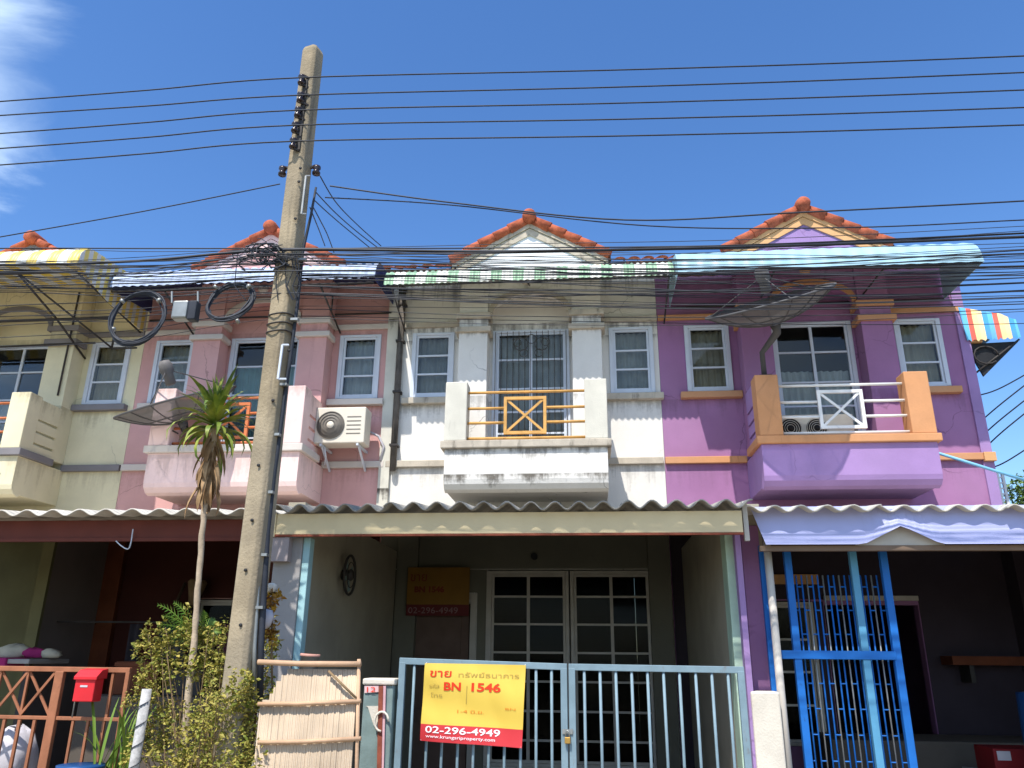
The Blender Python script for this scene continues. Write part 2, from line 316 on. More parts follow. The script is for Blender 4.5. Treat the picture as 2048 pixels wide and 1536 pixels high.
# ---------------------------------------------------------------- townhouses
def wall_grid(x0, x1, z0, z1, ops, y0, y1):
    """front wall with openings, reveals included"""
    mb = MB(); xs = sorted({x0, x1, *[o[0] for o in ops], *[o[1] for o in ops]}); zs = sorted({z0, z1, *[o[2] for o in ops], *[o[3] for o in ops]})
    solid = lambda x, z: not any(o[0] < x < o[1] and o[2] < z < o[3] for o in ops)
    for i in range(len(xs)-1):
        for j in range(len(zs)-1):
            a, b, c, d = xs[i], xs[i+1], zs[j], zs[j+1]
            if solid((a+b)/2, (c+d)/2):
                mb.add([(a, y0, c), (b, y0, c), (b, y0, d), (a, y0, d)], [(0, 1, 2, 3)])
                mb.add([(a, y1, c), (b, y1, c), (b, y1, d), (a, y1, d)], [(3, 2, 1, 0)])
    for a, b, c, d in ops:
        mb.add([(a, y0, c), (a, y1, c), (a, y1, d), (a, y0, d)], [(0, 1, 2, 3)]); mb.add([(b, y0, c), (b, y1, c), (b, y1, d), (b, y0, d)], [(3, 2, 1, 0)])
        mb.add([(a, y0, d), (b, y0, d), (b, y1, d), (a, y1, d)], [(3, 2, 1, 0)]); mb.add([(a, y0, c), (b, y0, c), (b, y1, c), (a, y1, c)], [(0, 1, 2, 3)])
    mb.add([(x0, y0, z0), (x0, y1, z0), (x0, y1, z1), (x0, y0, z1)], [(3, 2, 1, 0)]); mb.add([(x1, y0, z0), (x1, y1, z0), (x1, y1, z1), (x1, y0, z1)], [(0, 1, 2, 3)])
    mb.add([(x0, y0, z1), (x1, y0, z1), (x1, y1, z1), (x0, y1, z1)], [(0, 1, 2, 3)])
    return mb
def drape(x0, x1, z0, z1, y, amp=.02, pitch=.09):
    mb = MB(); n = max(6, int((x1-x0)/pitch*6)); r = random.random()*6
    vs = []; fs = []
    for i in range(n+1):
        x = x0+(x1-x0)*i/n; yy = y+amp*math.sin(x/pitch*6.28+r)+amp*.5*math.sin(x/pitch*2.3+r)
        vs += [(x, yy, z0), (x, yy, z1)]
    for i in range(n): fs.append((2*i, 2*i+2, 2*i+3, 2*i+1))
    return mb.add(vs, fs, True)
def window(h, x0, x1, z0, z1, frame, curt, rows=3, cols=1, w=.05, name='window', trim=None, lit=1.0, cz=None, y=0, splits=None, gl=None):
    """part: casing mesh; sub-parts: sash, glazing bars, panes, curtain, sill"""
    mb = MB(); y0, y1 = y-.035, y+.07
    mb.box(x0-w*.4, x0+w*.6, y0, y1, z0, z1); mb.box(x1-w*.6, x1+w*.4, y0, y1, z0, z1)
    mb.box(x0+w*.6, x1-w*.6, y0+.002, y1, z1-w*.6, z1+.002); mb.box(x0+w*.6, x1-w*.6, y0+.002, y1, z0-.002, z0+w*.6)
    win = mb.build(name, frame, h, .004)
    a, b, c, d = x0+w*.62, x1-w*.62, z0+w*.62, z1-w*.62; s = .032
    sm = MB().box(a, a+s, y-.01, y+.03, c, d).box(b-s, b, y-.01, y+.03, c, d).box(a+s, b-s, y-.009, y+.03, d-s, d).box(a+s, b-s, y-.009, y+.03, c, c+s)
    sm.build('sash', frame, win, .003)
    a += s; b -= s; c += s; d -= s
    zs = splits or [c+(d-c)*k/rows for k in range(1, rows)]
    for k in zs: piece('glazing_bar', (a, b, y-.007, y+.026, k-.013, k+.013), frame, win)
    xs = [a+(b-a)*k/cols for k in range(cols+1)]
    for k in xs[1:-1]: piece('glazing_bar', (k-.02, k+.02, y-.012, y+.022, c, d), frame, win)
    ze = [c]+list(zs)+[d]
    for i in range(cols):
        for j in range(len(ze)-1): pn = piece('pane', (xs[i]+.001, xs[i+1]-.001, y+.008, y+.014, ze[j]+.001, ze[j+1]-.001), gl or glass, win); pn.rotation_euler = (random.uniform(-.02, .02), 0, random.uniform(-.03, .03))
    if curt: drape(a-.02, b+.02, c-.02, cz or d+.02, y+.11).build('curtain', curt, win)
    if trim: MB().box(x0-.13, x1+.13, y-.1, y+.005, z0-.115, z0-.022).build('sill', trim, win, .008)
    return win
WT, WBt = 6.16, 5.15
def house(name, label, c, x0, x1, wall, bal, trim, coltrim, tymp, barge, frame, curts, railm, gops, loc, doorcur, mid=None, colm=None, pil=None, ledge=None):
    h = thing(name, label, 'house', (c, 0, 0)); colm = colm or wall; mid = mid or wall; pil = pil or bal; ledge = ledge or trim
    wx = [(c-1.752, c-1.166), (c+1.166, c+1.752)]
    door = (c-.56, c+.56, 4.22, 6.17)
    ops = [(a, b, WBt, WT) for a, b in wx if a > x0 and b < x1]+[door]+gops
    wall_grid(x0, x1, 0, 7.02, ops, 0, .15).build('wall', wall, h)
    MB().box(x0, x0+.1, .16, 7, 0, 7).build('side_wall', room, h); MB().box(x1-.1, x1, .16, 7, 0, 7).build('side_wall', wall if c > 5 else room, h)
    MB().box(x0+.11, x1-.11, 6.9, 7, 0, 7).build('rear_wall', room, h)
    MB().box(x0+.11, x1-.11, .16, 6.89, 3.2, 3.35).build('floor_slab', room, h); MB().box(x0+.11, x1-.11, .9, .98, 3.36, 6.98).build('partition', room, h)
    # roof: tiled slab rising from the eave, a row of eave tiles in front
    ey, ez = -.28, 7.05
    rf = MB().prism([(ey, ez), (ey, ez+.05), (3.5, ez+2.0), (7.0, ez+.2), (7.0, ez+.1), (3.5, ez+1.9)], x0+.002, x1-.002, 'x').build('roof', tile_dk, h)
    tm = None; n = int((x1-x0)/.2)
    for k in range(n):
        x = x0+.1+k*(x1-x0-.2)/(n-1)
        if abs(x-c) < 1.12: continue
        if tm is None:
            m_ = MB(); pr = []
            for q in range(7):
                an = math.pi*q/6; pr.append((.085*math.cos(an), .05*math.sin(an)))
            m_.add([(p[0], -.06, p[1]) for p in pr]+[(p[0], .5, p[1]+.27) for p in pr], [(i, i+1, i+8, i+7) for i in range(6)]+[tuple(range(7))], True); tm = m_.mesh('eave_tile')
        o = link('eave_tile', tm, tile_dk if (k*7) % 5 else tile_or, rf); o.location = Vector((x, ey, ez+.055))-ORG[rf]
    for a, b, c0 in ((x0, c-1.03, 0), (c+1.03, x1, 0)):
        MB().box(a+.01, b, -.05, -.001, 6.25, 6.33).build('lintel_band', trim, h, .006)
        MB().box(a+.003, b-.02, -.06, -.001, 4.105, 4.2).build('string_course', trim, h, .008)
    # columns with capitals, arch between
    for sgn in (-1, 1):
        a, b = sorted((c+sgn*.61, c+sgn*1.03))
        cl = MB().box(a, b, -.3, -.001, 4.22, 7.04).build('column', colm, h, .006)
        for z0, z1, e in ((6.03, 6.11, .05), (6.25, 6.335, .045)):
            MB().box(a-e, b+e, -.3-e, -.06, z0, z1).build('capital', coltrim, cl, .006)
    poly = [(c-.609, 7.04), (c+.609, 7.04)]+[(c+.609*math.cos(math.pi*k/16), 6.36+.34*math.sin(math.pi*k/16)) for k in range(17)]
    ar = MB()
    top = [(c+.609*math.cos(math.pi*k/16), 7.04) for k in range(17)]; low = [(c+.609*math.cos(math.pi*k/16), 6.36+.34*math.sin(math.pi*k/16)) for k in range(17)]
    for yy, fl in ((-.27, 0), (-.002, 1)):
        ar.add([(p[0], yy, p[1]) for p in top]+[(p[0], yy, p[1]) for p in low], [((i, i+1, 18+i, 17+i) if fl else (17+i, 18+i, i+1, i)) for i in range(16)])
    ar.add([(p[0], -.27, p[1]) for p in low]+[(p[0], -.002, p[1]) for p in low], [(i, i+1, 18+i, 17+i) for i in range(16)])
    arch = ar.build('arch', wall, h)
    rim_ = MB(); ro = [(c+.6*math.cos(math.pi*k/16), 6.37+.335*math.sin(math.pi*k/16)) for k in range(17)]; ri = [(c+.54*math.cos(math.pi*k/16), 6.33+.3*math.sin(math.pi*k/16)) for k in range(17)]
    for k in range(16): rim_.prism([ri[k], ro[k], ro[k+1], ri[k+1]], -.3, -.2715)
    rim_.build('archivolt', trim, arch)
    if c > -5: MB().lathe([(0, -.05), (.05, -.045), (.075, -.02), (.08, 0)], (c-.05, -.275, 6.86), (0, 1, 0), 14).build('boss', trim, arch)
    # gable
    sl = .55; zt = 7.585
    gb = MB().prism([(c-.98, 7.045), (c+.98, 7.045), (c, zt)], -.31, .0).build('gable', tymp, h)
    def slope_strip(o0, o1, ya, yb, m, nm, L=1.32):
        for sgn in (-1, 1):
            P = [(c, zt+o0), (c+sgn*L, zt+o0-sl*L), (c+sgn*L, zt+o1-sl*L), (c, zt+o1)]
            if sgn > 0: P = P[::-1]
            MB().prism(P, ya, yb).build(nm, m, gb)
    slope_strip(-.004, .108, -.332, -.312, barge, 'barge_board', 1.1); slope_strip(.118, .215, -.352, -.312, barge, 'barge_board', 1.16)
    slope_strip(.216, .245, -.36, 1.6, tile_dk, 'gable_deck', 1.2)
    bt = MB(); L = .33; n = 9
    for e, (r, yv) in enumerate(((.086, -.165), (.064, .165))):
        bt.v += [(yv, r*math.cos(math.pi*2*k/n), r*math.sin(math.pi*2*k/n)) for k in range(n)]
    bt.f = [(k, (k+1) % n, n+(k+1) % n, n+k) for k in range(n)]+[tuple(range(n))[::-1], tuple(range(n, 2*n))]; bt.sm = [True]*n+[False]*2
    tme = bt.mesh('verge_tile'); ang = math.atan(sl)
    for sgn in (-1, 1):
        for k in range(5):
            s_ = .185+k*.252; o = link('verge_tile', tme, tile_or, gb)
            p = Vector((c+sgn*s_*math.cos(ang), -.345, zt+.262-s_*math.sin(ang)))
            o.location = p-ORG[gb]; o.rotation_euler = (random.uniform(-.05, .05), ang if sgn < 0 else math.pi-ang, random.uniform(-.02, .02))
            o.scale = (1, random.uniform(.92, 1.06), random.uniform(.92, 1.06)); o.rotation_euler[1] = (-ang if sgn < 0 else math.pi+ang)
    MB().lathe([(0, -.2), (.05, -.195), (.095, -.165), (.108, -.1), (.105, .15), (.09, .2)], (c, -.31, zt+.275), (0, 1, 0), 16).build('ridge_cap', tile_or, gb)
    # windows and balcony door
    for (a, b), cu in zip(wx, curts):
        if a > x0 and b < x1: window(h, a, b, WBt, WT, frame, cu, 3, 1, .06, trim=trim)
    dw = window(h, door[0]+.02, door[1]-.02, 4.25, 6.16, frame, doorcur[0], 1, 2, .06, 'balcony_door', cz=doorcur[1], splits=[4.58, 4.9, 5.25, 5.7])
    # balcony: solid apron, ledge, corner pillars, slotted side panels, rails
    prof = [(-.97, 4.12), (-.97, 3.72), (-.955, 3.66), (-.9, 3.6), (-.82, 3.57), (-.78, 3.6), (-.001, 3.6), (-.001, 4.12)]
    bb = MB().prism(prof, c-1.05, c+1.05, 'x').build('balcony', bal, h, .006)
    MB().box(c-1.1, c+1.1, -1.02, -.31, 4.121, 4.22).build('ledge', ledge, bb, .01)
    for sgn in (-1, 1):
        a, b = sorted((c+sgn*.77, c+sgn*1.06))
        MB().box(a, b, -1.0, -.74, 4.221, 5.03).build('pillar', pil, bb, .012)
        a, b = sorted((c+sgn*.98, c+sgn*1.05))
        for z0, z1 in ((4.221, 4.33), (4.37, 4.5), (4.54, 4.67), (4.71, 4.99)):
            MB().box(a, b, -.739, -.301, z0, z1).build('side_panel', bal, bb)
    for z in (4.9, 4.27): MB().tube([(c-.775, -.9, z), (c+.775, -.9, z)], .019, 8).build('rail', railm, bb)
    for z in (4.68, 4.48):
        for a, b in ((-.775, -.28), (.26, .775)): MB().tube([(c+a, -.9, z), (c+b, -.9, z)], .019, 8).build('rail', railm, bb)
    q = MB(); xa, xb, za, zb = c-.27, c+.25, 4.34, 4.81; t = .02
    q.box(xa-t, xa+t, -.925, -.885, za-t, zb+t).box(xb-t, xb+t, -.925, -.885, za-t, zb+t).box(xa+t, xb-t, -.924, -.886, zb-t, zb+t).box(xa+t, xb-t, -.924, -.886, za-t, za+t)
    q.bar((xa, -.905, za), (xb, -.905, zb), .03, .02).bar((xa, -.9, zb), (xb, -.9, za), .03, .02)
    q.build('cross_panel', railm, bb)
    return h, bb, dw
house_c, bal_c, _ = house('townhouse', 'cream townhouse with grey trim, cut by the left edge', -6, -8, -4.032, cream_wall, cream_wall, grey_trim, grey_trim, cream_wall, grey_trim, frame_w, (curtain_g, curtain_b), rail_o, [], 0, (curtain_w, 5.3), pil=cream_wall)
house_k, bal_k, _ = house('townhouse', 'pink townhouse with pale trim behind the concrete pole', -2.036, -4.028, -.074, pink_wall, pink_light, pink_trim, pink_trim, pink_wall, pink_light, frame_w, (curtain_g, curtain_w), rail_o, [(-2.6, -1.5, 1.0, 2.3)], 0, (curtain_t, 5.75), pil=pink_light)
house_w, bal_w, door_w = house('townhouse', 'weathered white townhouse in the middle with a stained balcony', 2, -.07, 3.848, white_wall, bal_white, weathered, weathered, white_gable, weathered, frame_w, (curtain_g, curtain_g), rust_y, [(1.42, 3.61, .3, 2.69), (.3, 1.2, .1, 2.25)], 0, (curtain_g, None), pil=white_old)
house_p, bal_p, _ = house('townhouse', 'purple end townhouse with bright orange trim', 6.003, 3.852, 8.09, purple_wall, purple_pale, orange_trim, orange_trim, purple_pale, orange_pale, frame_w, (curtain_b, curtain_b), rail_w, [(4.6, 5.6, .6, 2.3), (5.75, 6.9, .1, 2.25)], 0, (curtain_w, 5.45), pil=orange_trim)
# grille over the white house's balcony door
grille_m = M('grille_iron', srgb(84, 80, 76), .6, .2, 8, .05)
for k in range(13): MB().tube([(1.48+k*.0865, -.06, 4.3), (1.48+k*.0865, -.06, 6.13)], .005, 6).build('grille_bar', grille_m, door_w)
for cx, cz, r in ((1.86, 5.92, .1), (2.16, 5.92, .1), (1.8, 5.95, .06), (2.22, 5.95, .06), (2.01, 6.0, .07), (1.9, 5.78, .06), (2.12, 5.78, .06)):
    MB().tube([(cx+r*math.cos(a*.35), -.068, cz+r*math.sin(a*.35)) for a in range(18)], .006, 6, closed=True).build('grille_scroll', grille_m, door_w)
# ground-floor windows and door of the white house
window(house_w, 1.44, 2.5, .3, 2.67, frame_old, None, 1, 2, .07, 'window', splits=[.6, .94, 1.29, 1.64, 1.99, 2.34], gl=glass_dk); window(house_w, 2.53, 3.59, .3, 2.67, frame_old, None, 1, 2, .07, 'window', splits=[.6, .94, 1.29, 1.64, 1.99, 2.34], gl=glass_dk)
gd = MB().box(.32, 1.18, .03, .07, .12, 2.23).build('front_door', door_wood, house_w)
for z0, z1 in ((.25, .8), (.95, 1.45), (1.6, 2.1)): MB().box(.42, 1.08, .015, .029, z0, z1).build('door_panel', door_wood, gd, .01)
MB().box(.5-.28, .3, -.02, -.001, .1, 2.3).box(1.2, 1.28, -.02, -.001, .1, 2.3).box(.22, 1.28, -.021, -.001, 2.3, 2.38).build('door_frame', frame_old, house_w)
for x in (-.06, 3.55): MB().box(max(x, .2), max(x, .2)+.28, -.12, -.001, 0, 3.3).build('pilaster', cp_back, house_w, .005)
MB().tube([(2.05, -.06, 2.86), (2.05, 0, 2.86)], .045, 10).build('lamp_socket', black_m, house_w)
# ground floors of pink and purple
window(house_k, -2.58, -1.52, 1.0, 2.28, frame_old, None, 3, 2, .06, gl=glass_dk)
window(house_p, 4.62, 5.58, .6, 2.28, frame_old, None, 4, 2, .06, gl=glass_dk)
MB().box(4.1, 5.7, -.08, -.001, 2.5, 2.62).build('lintel_band', orange_pale, house_p); MB().box(5.75, 6.9, -.05, -.001, 2.3, 2.36).build('door_frame', frame_old, house_p)
MB().box(-4.02, -2.62, -.012, -.002, 0, 3.4).build('shade_toned_dado', maroon, house_k); MB().box(-1.48, -.09, -.012, -.002, 0, 3.4).build('shade_toned_dado', maroon, house_k); MB().box(-2.62, -1.48, -.012, -.002, 2.31, 3.4).build('shade_toned_dado', maroon, house_k)
MB().box(3.86, 4.58, -.012, -.002, 0, 3.4).build('shade_toned_dado', M('shade_dark_plaster', srgb(62, 54, 62), .9, .1, 2, .1), house_p); MB().box(5.61, 5.74, -.012, -.002, 0, 2.29).build('shade_toned_dado', MATS['shade_dark_plaster'], house_p); MB().box(6.91, 8.08, -.012, -.002, 0, 3.4).build('shade_toned_dado', MATS['shade_dark_plaster'], house_p); MB().box(4.58, 6.91, -.012, -.002, 2.315, 3.4).build('shade_toned_dado', MATS['shade_dark_plaster'], house_p)  # dark sheets over the purple wall, carport shade put into their colour
for b in ((-.065, 3.84, 2.7, 3.4), (1.29, 1.41, 0, 2.69), (3.62, 3.84, 0, 2.69), (-.065, .21, 0, 2.69), (.21, 1.29, 2.39, 2.69)): MB().box(b[0], b[1], -.012, -.002, b[2], b[3]).build('shade_toned_dado', cp_back, house_w)  # darker tone laid over the white wall to paint in the carport's shade
MB().box(-8, -4.04, -.012, -.002, 0, 3.4).build('shade_toned_dado', olive, house_c)
# the purple house's end: sunlit corner strip put in as paler paint, orange side-course blocks
MB().box(8.0, 8.14, -.03, .2, 3.4, 7.0).build('sunlit_corner_paint', purple_pale, house_p, .006)
for z in (6.03, 6.25): MB().box(8.141, 8.3, -.03, .12, z-.25, z-.17).build('side_course', orange_pale, house_p, .004)
MB().box(8.0, 8.15, -.09, -.031, 4.08, 4.2).build('string_course', orange_pale, house_p, .004)
# lettering remnant on the cream balcony
def text_mesh(txt, size=1.0, bold=0.0):
    cu = bpy.data.curves.new('lettering', 'FONT'); cu.body = txt; cu.size = size; cu.offset = bold; cu.resolution_u = 3
    ob = bpy.data.objects.new('lettering', cu); COL.objects.link(ob); dg = bpy.context.evaluated_depsgraph_get(); dg.update()
    me = bpy.data.meshes.new_from_object(ob.evaluated_get(dg)); v = [tuple(p.co) for p in me.vertices]; f = [tuple(p.vertices) for p in me.polygons]
    bpy.data.objects.remove(ob); bpy.data.curves.remove(cu); bpy.data.meshes.remove(me)
    return v, f
def lettering(txt, fn, size, x, y, mat, parent, name='lettering', bold=0.0, width=None):
    v, f = text_mesh(txt, size, bold)
    if not v: return
    x0 = min(p[0] for p in v); x1 = max(p[0] for p in v); k = width/(x1-x0) if width else 1
    return MB().add([fn((p[0]-x0)*k+x, p[1]+y) for p in v], f).build(name, mat, parent)
lp = at(-18, 962, -.973); lettering('M', lambda u, w: (lp.x+u, -.974, lp.z+w), .16, 0, 0, ink_k, bal_c, bold=.004)
# downpipe and pilaster strip between pink and white houses
dp = thing('downpipe', 'dark stained drainpipe between the pink and white houses', 'pipe', (.03, -.06, 4.0))
MB().tube([(.05, -.075, 4.05), (.05, -.075, 6.9)], .045, 10).build('pipe', M('stained_pipe', srgb(96, 90, 84), .8, .25, 5, .2, stain=(.02, .02, .018), amt=.5, ssc=(12, 12, 1.2)), dp)
for z in (4.4, 5.2, 6.0, 6.6): MB().box(-.01, .11, -.13, -.002, z, z+.03).build('pipe_clip', steel_dk, dp)
ps = MB().box(-.16, -.005, -.055, -.001, 3.5, 7.0).build('party_strip', white_old, house_w)

# ---------------------------------------------------------------- upper awnings
def corrugated(prof, x0, x1, amp, pitch, axis='x', n=6):
    """sheet swept along x from a (y,z) profile, ridges running down the profile"""
    L = len(prof); nx = max(4, int((x1-x0)/pitch*n)); nr = []
    for i in range(L):
        a = prof[max(i-1, 0)]; b = prof[min(i+1, L-1)]; d = Vector((b[0]-a[0], b[1]-a[1])).normalized(); nr.append((-d.y, d.x))
    vs = []; fs = []
    for i in range(nx+1):
        x = x0+(x1-x0)*i/nx; w = amp*math.sin(2*math.pi*(x-x0)/pitch)
        for (py, pz), q in zip(prof, nr): vs.append((x, py+q[0]*w, pz+q[1]*w))
    for i in range(nx):
        for j in range(L-1): fs.append((i*L+j, i*L+j+1, (i+1)*L+j+1, (i+1)*L+j))
    return MB().add(vs, fs, True)
def curve_prof(yw, zw, ys, zs, yf, zt, zb, n=7):
    P = [(yw, zw), (ys, zs)]
    for k in range(1, n+1):
        a = math.pi/2*k/n; P.append((ys+(yf-ys)*math.sin(a), zb+(zs-zb)*math.cos(a)))
    return P
def awning(label, x0, x1, prof, mat, amp, pitch, bars, loc, ends=None, endmat=None):
    a = thing('awning', label, 'awning', loc)
    corrugated(prof, x0, x1, amp, pitch).build('canopy', mat, a)
    for p, q, r in bars: MB().tube([p, q], r, 6).build('frame_bar', steel_dk, a)
    for x, poly in (ends or []): MB().prism(poly, x-.004, x+.004, 'x').build('end_panel', endmat or mat, a)
    return a
# green and white, on the white house
pg = curve_prof(-.06, 6.93, -.72, 6.80, -1.0, 6.78, 6.50)
awning('green and white striped metal awning over the white balcony', .0, 4.02, pg, green_aw, .011, .085,
       [((.03, -.97, 6.49), (4.0, -.97, 6.49), .014), ((.1, -.03, 6.2), (.1, -.97, 6.48), .012), ((3.95, -.03, 6.2), (3.95, -.97, 6.48), .012), ((.1, -.05, 6.86), (.1, -.97, 6.5), .012), ((2.0, -.32, 6.75), (2.0, -.97, 6.5), .012), ((.1, -.5, 6.33), (.1, -.5, 6.72), .012)], (2, 0, 6.5))
# pale cyan, on the purple house
pc = curve_prof(-.06, 6.93, -.86, 6.84, -1.22, 6.8, 6.42)
epoly = [(-.06, 6.93), (-.86, 6.84), (-1.05, 6.77), (-1.17, 6.62), (-1.22, 6.42), (-.02, 6.45)]
awning('pale cyan sheet awning with rounded front over the purple balcony', 4.04, 7.9, pc, cyan_aw, .006, .2,
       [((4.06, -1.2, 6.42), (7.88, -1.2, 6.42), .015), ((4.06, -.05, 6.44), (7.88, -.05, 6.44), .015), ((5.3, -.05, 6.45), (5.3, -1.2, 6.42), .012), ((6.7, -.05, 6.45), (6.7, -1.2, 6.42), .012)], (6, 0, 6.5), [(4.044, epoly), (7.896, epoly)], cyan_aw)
# faded blue, on the pink house
pb = curve_prof(-.06, 7.0, -.75, 6.92, -1.12, 6.88, 6.56)
epb = [(-.06, 7.0), (-.75, 6.92), (-1.0, 6.83), (-1.12, 6.58), (-1.02, 6.54), (-.02, 6.64)]
awning('faded blue corrugated awning on the pink house behind the pole', -4.0, -.1, pb, blue_aw, .014, .13,
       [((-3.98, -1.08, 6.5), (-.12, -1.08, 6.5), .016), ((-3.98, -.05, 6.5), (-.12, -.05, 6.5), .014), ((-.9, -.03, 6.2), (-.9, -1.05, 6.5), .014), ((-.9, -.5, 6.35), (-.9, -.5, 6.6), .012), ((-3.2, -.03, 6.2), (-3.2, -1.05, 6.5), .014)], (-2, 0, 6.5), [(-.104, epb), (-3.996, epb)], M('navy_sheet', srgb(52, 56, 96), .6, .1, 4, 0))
# yellow and white, on the cream house, deeper than the rest
py_ = curve_prof(-.06, 7.06, -1.48, 6.93, -1.81, 6.8, 6.59)
epy = [(-.06, 7.06), (-1.48, 6.93), (-1.66, 6.88), (-1.77, 6.76), (-1.81, 6.59), (-1.3, 6.42), (-1.0, 6.36), (-.02, 6.3)]
awning('yellow and white striped awning on dark steel frame, left edge', -7.9, -4.05, py_, yel_aw, .012, .1,
       [((-7.9, -1.72, 6.5), (-4.1, -1.72, 6.5), .018), ((-7.9, -.8, 6.22), (-4.05, -.8, 6.22), .022), ((-7.9, -.35, 5.98), (-4.6, -.35, 6.02), .016), ((-4.95, -.8, 6.22), (-4.95, -1.72, 6.5), .016), ((-4.95, -.02, 5.9), (-4.95, -.8, 6.22), .016), ((-6.0, -.8, 6.22), (-6.0, -1.72, 6.5), .016),
        ((-5.1, -1.5, 6.6), (-4.35, -.3, 5.95), .014), ((-4.35, -.3, 5.95), (-4.35, -.3, 6.25), .016), ((-4.35, -.3, 5.94), (-3.95, -.3, 5.94), .014), ((-5.05, -.32, 6.9), (-5.05, -.32, 5.2), .014), ((-4.1, -.05, 6.3), (-4.1, -1.72, 6.5), .014)], (-6, 0, 6.5), [(-4.046, epy)], yel_side)
# striped awning on the end wall of the purple house
sa = thing('awning', 'small red, cream and blue striped awning on the end wall', 'awning', (8.2, .3, 6.2))
z_ = lambda px, py: at(px, py, -.05)
A0, A1, B0, B1 = z_(1916, 614), z_(2030, 632), z_(1934, 682), z_(2042, 676)
vs = []; fs = []; n = 24
for i in range(n+1):
    t = i/n; top = A0.lerp(A1, t); bot = B0.lerp(B1, t); bot.z += .018*math.sin(i*2.2)
    bl = .1*math.sin(math.pi*.5*max(0, (t-.75)/.25))
    vs += [(top.x, -.05, top.z-bl*.5), (bot.x, -.06, bot.z), (top.x, 1.6, top.z-bl*.5)]
for i in range(n): fs += [(3*i, 3*i+1, 3*i+4, 3*i+3), (3*i, 3*i+3, 3*i+5, 3*i+2)]
MB().add(vs, fs, True).build('canopy', side_aw, sa)
MB().prism([(B0.x, B0.z-.02), (B1.x, B1.z-.02), (8.25, B0.z-.5)], .02, .05).build('end_panel', black_m, sa)  # black panel stands in for the awning's shaded underside
MB().tube([(8.15, 0, B0.z-.45), (B1.x, 0, B1.z)], .014, 6).build('frame_bar', steel_dk, sa)
MB().tube([(8.32+.16*math.cos(a*.5), -.01, B0.z-.2+.13*math.sin(a*.5)) for a in range(12)], .012, 6).build('frame_bar', steel_dk, sa)

# ---------------------------------------------------------------- carports
def carport(label, x0, x1, yf, zf, yb, zb, amp, pitch, mat, nsheet, fas, fmat, loc, beam=None):
    c = thing('carport', label, 'carport', loc)
    w = (x1-x0)/nsheet; k = max(1, round(w/pitch)); pt = w/k
    for i in range(nsheet):
        jit = random.uniform(-.03, .03); dz = random.uniform(-.004, .006)+(.004 if i % 2 else 0)
        ob = corrugated([(yf+jit, zf+dz), ((yf+yb)/2, (zf+zb)/2+dz), (yb, zb+dz)], x0+i*w, x0+(i+1)*w+pt*.3, amp, pt, n=10).build('roof_sheet', mat, c)
        so_ = ob.modifiers.new('thick', 'SOLIDIFY'); so_.thickness = .012
    if fas:
        f0, f1, fz0, fz1, fy = fas
        MB().box(f0, f1, fy, fy+.012, fz0, fz1).build('fascia', fmat, c, .003)
    for q in (.25, .6, .95):
        y = yf+.12+(yb-yf)*q*.95; z = zf+(zb-zf)*(y-yf)/(yb-yf)-amp-.06
        MB().box(x0+.02, x1-.02, y-.03, y+.03, z-.05, z+.03).build('purlin', steel_dk, c)
    return c
cw = carport('corrugated grey carport roof with beige fascia in front of the white house', .0, 4.09, -4.06, 2.80, .06, 3.3, .033, .227, fibre, 4, (.03, 4.07, 2.59, 2.772, -3.96), beige_sheet, (2, -2, 2.7))
MB().box(.028, 4.072, -3.965, -3.93, 2.572, 2.589).build('fascia_edge', rust, cw); MB().box(.005, .028, -3.97, -3.94, 2.57, 2.775).build('fascia_edge', beige_sheet, cw)
cb = carport('corrugated pale carport roof with brown fascia, left of the pole', -6.5, -.02, -3.55, 2.86, .06, 3.28, .028, .25, fibre_lt, 6, (-6.5, -.04, 2.655, 2.83, -3.34), brown_paint, (-3, -2, 2.7))
MB().box(-6.5, -.04, -3.36, -3.32, 2.62, 2.654).build('fascia_edge', brown_paint, cb)
cpp = carport('corrugated carport roof with lavender fascia in front of the purple house', 4.1, 8.4, -3.85, 2.79, .06, 3.3, .026, .2, fibre_lt, 4, None, lav_sheet, (6, -2, 2.7))
# lavender fascia is a leaning sheet, one flap bent up
A, B, C_, D_ = at(1500, 1014, -3.72), at(1532, 1089, -3.8), None, None
zt_, zb_ = A.z, B.z
nx = 60; vs = []; fs = []; hx = at(1800, 1050, -3.8).x
for i in range(nx+1):
    x = A.x+(8.4-A.x)*i/nx; d = max(0, 1-abs(x-hx)/.31); xb = x+(B.x-A.x)*max(0, 1-i/2)
    vs += [(x, -3.72, zt_), (xb, -3.8-d*.03, zb_+.15*d)]
for i in range(nx): fs.append((2*i, 2*i+1, 2*i+3, 2*i+2))
fo = MB().add(vs, fs).build('fascia', lav_sheet, cpp); m_ = fo.modifiers.new('thick', 'SOLIDIFY'); m_.thickness = .003
MB().box(A.x+.05, 8.4, -3.74, -3.68, zb_-.045, zb_-.002).build('fascia_beam', M('tan_beam', srgb(128, 108, 92), .7, .1, 4, .05), cpp)
MB().box(hx-.36, hx+.36, -3.735, -3.725, zb_-.001, zb_+.15).build('fascia_backing', frame_old, cpp)
MB().box(4.09, 4.13, -3.9, -3.86, zb_+.02, zt_+.02).build('fascia_edge', frame_old, cpp)

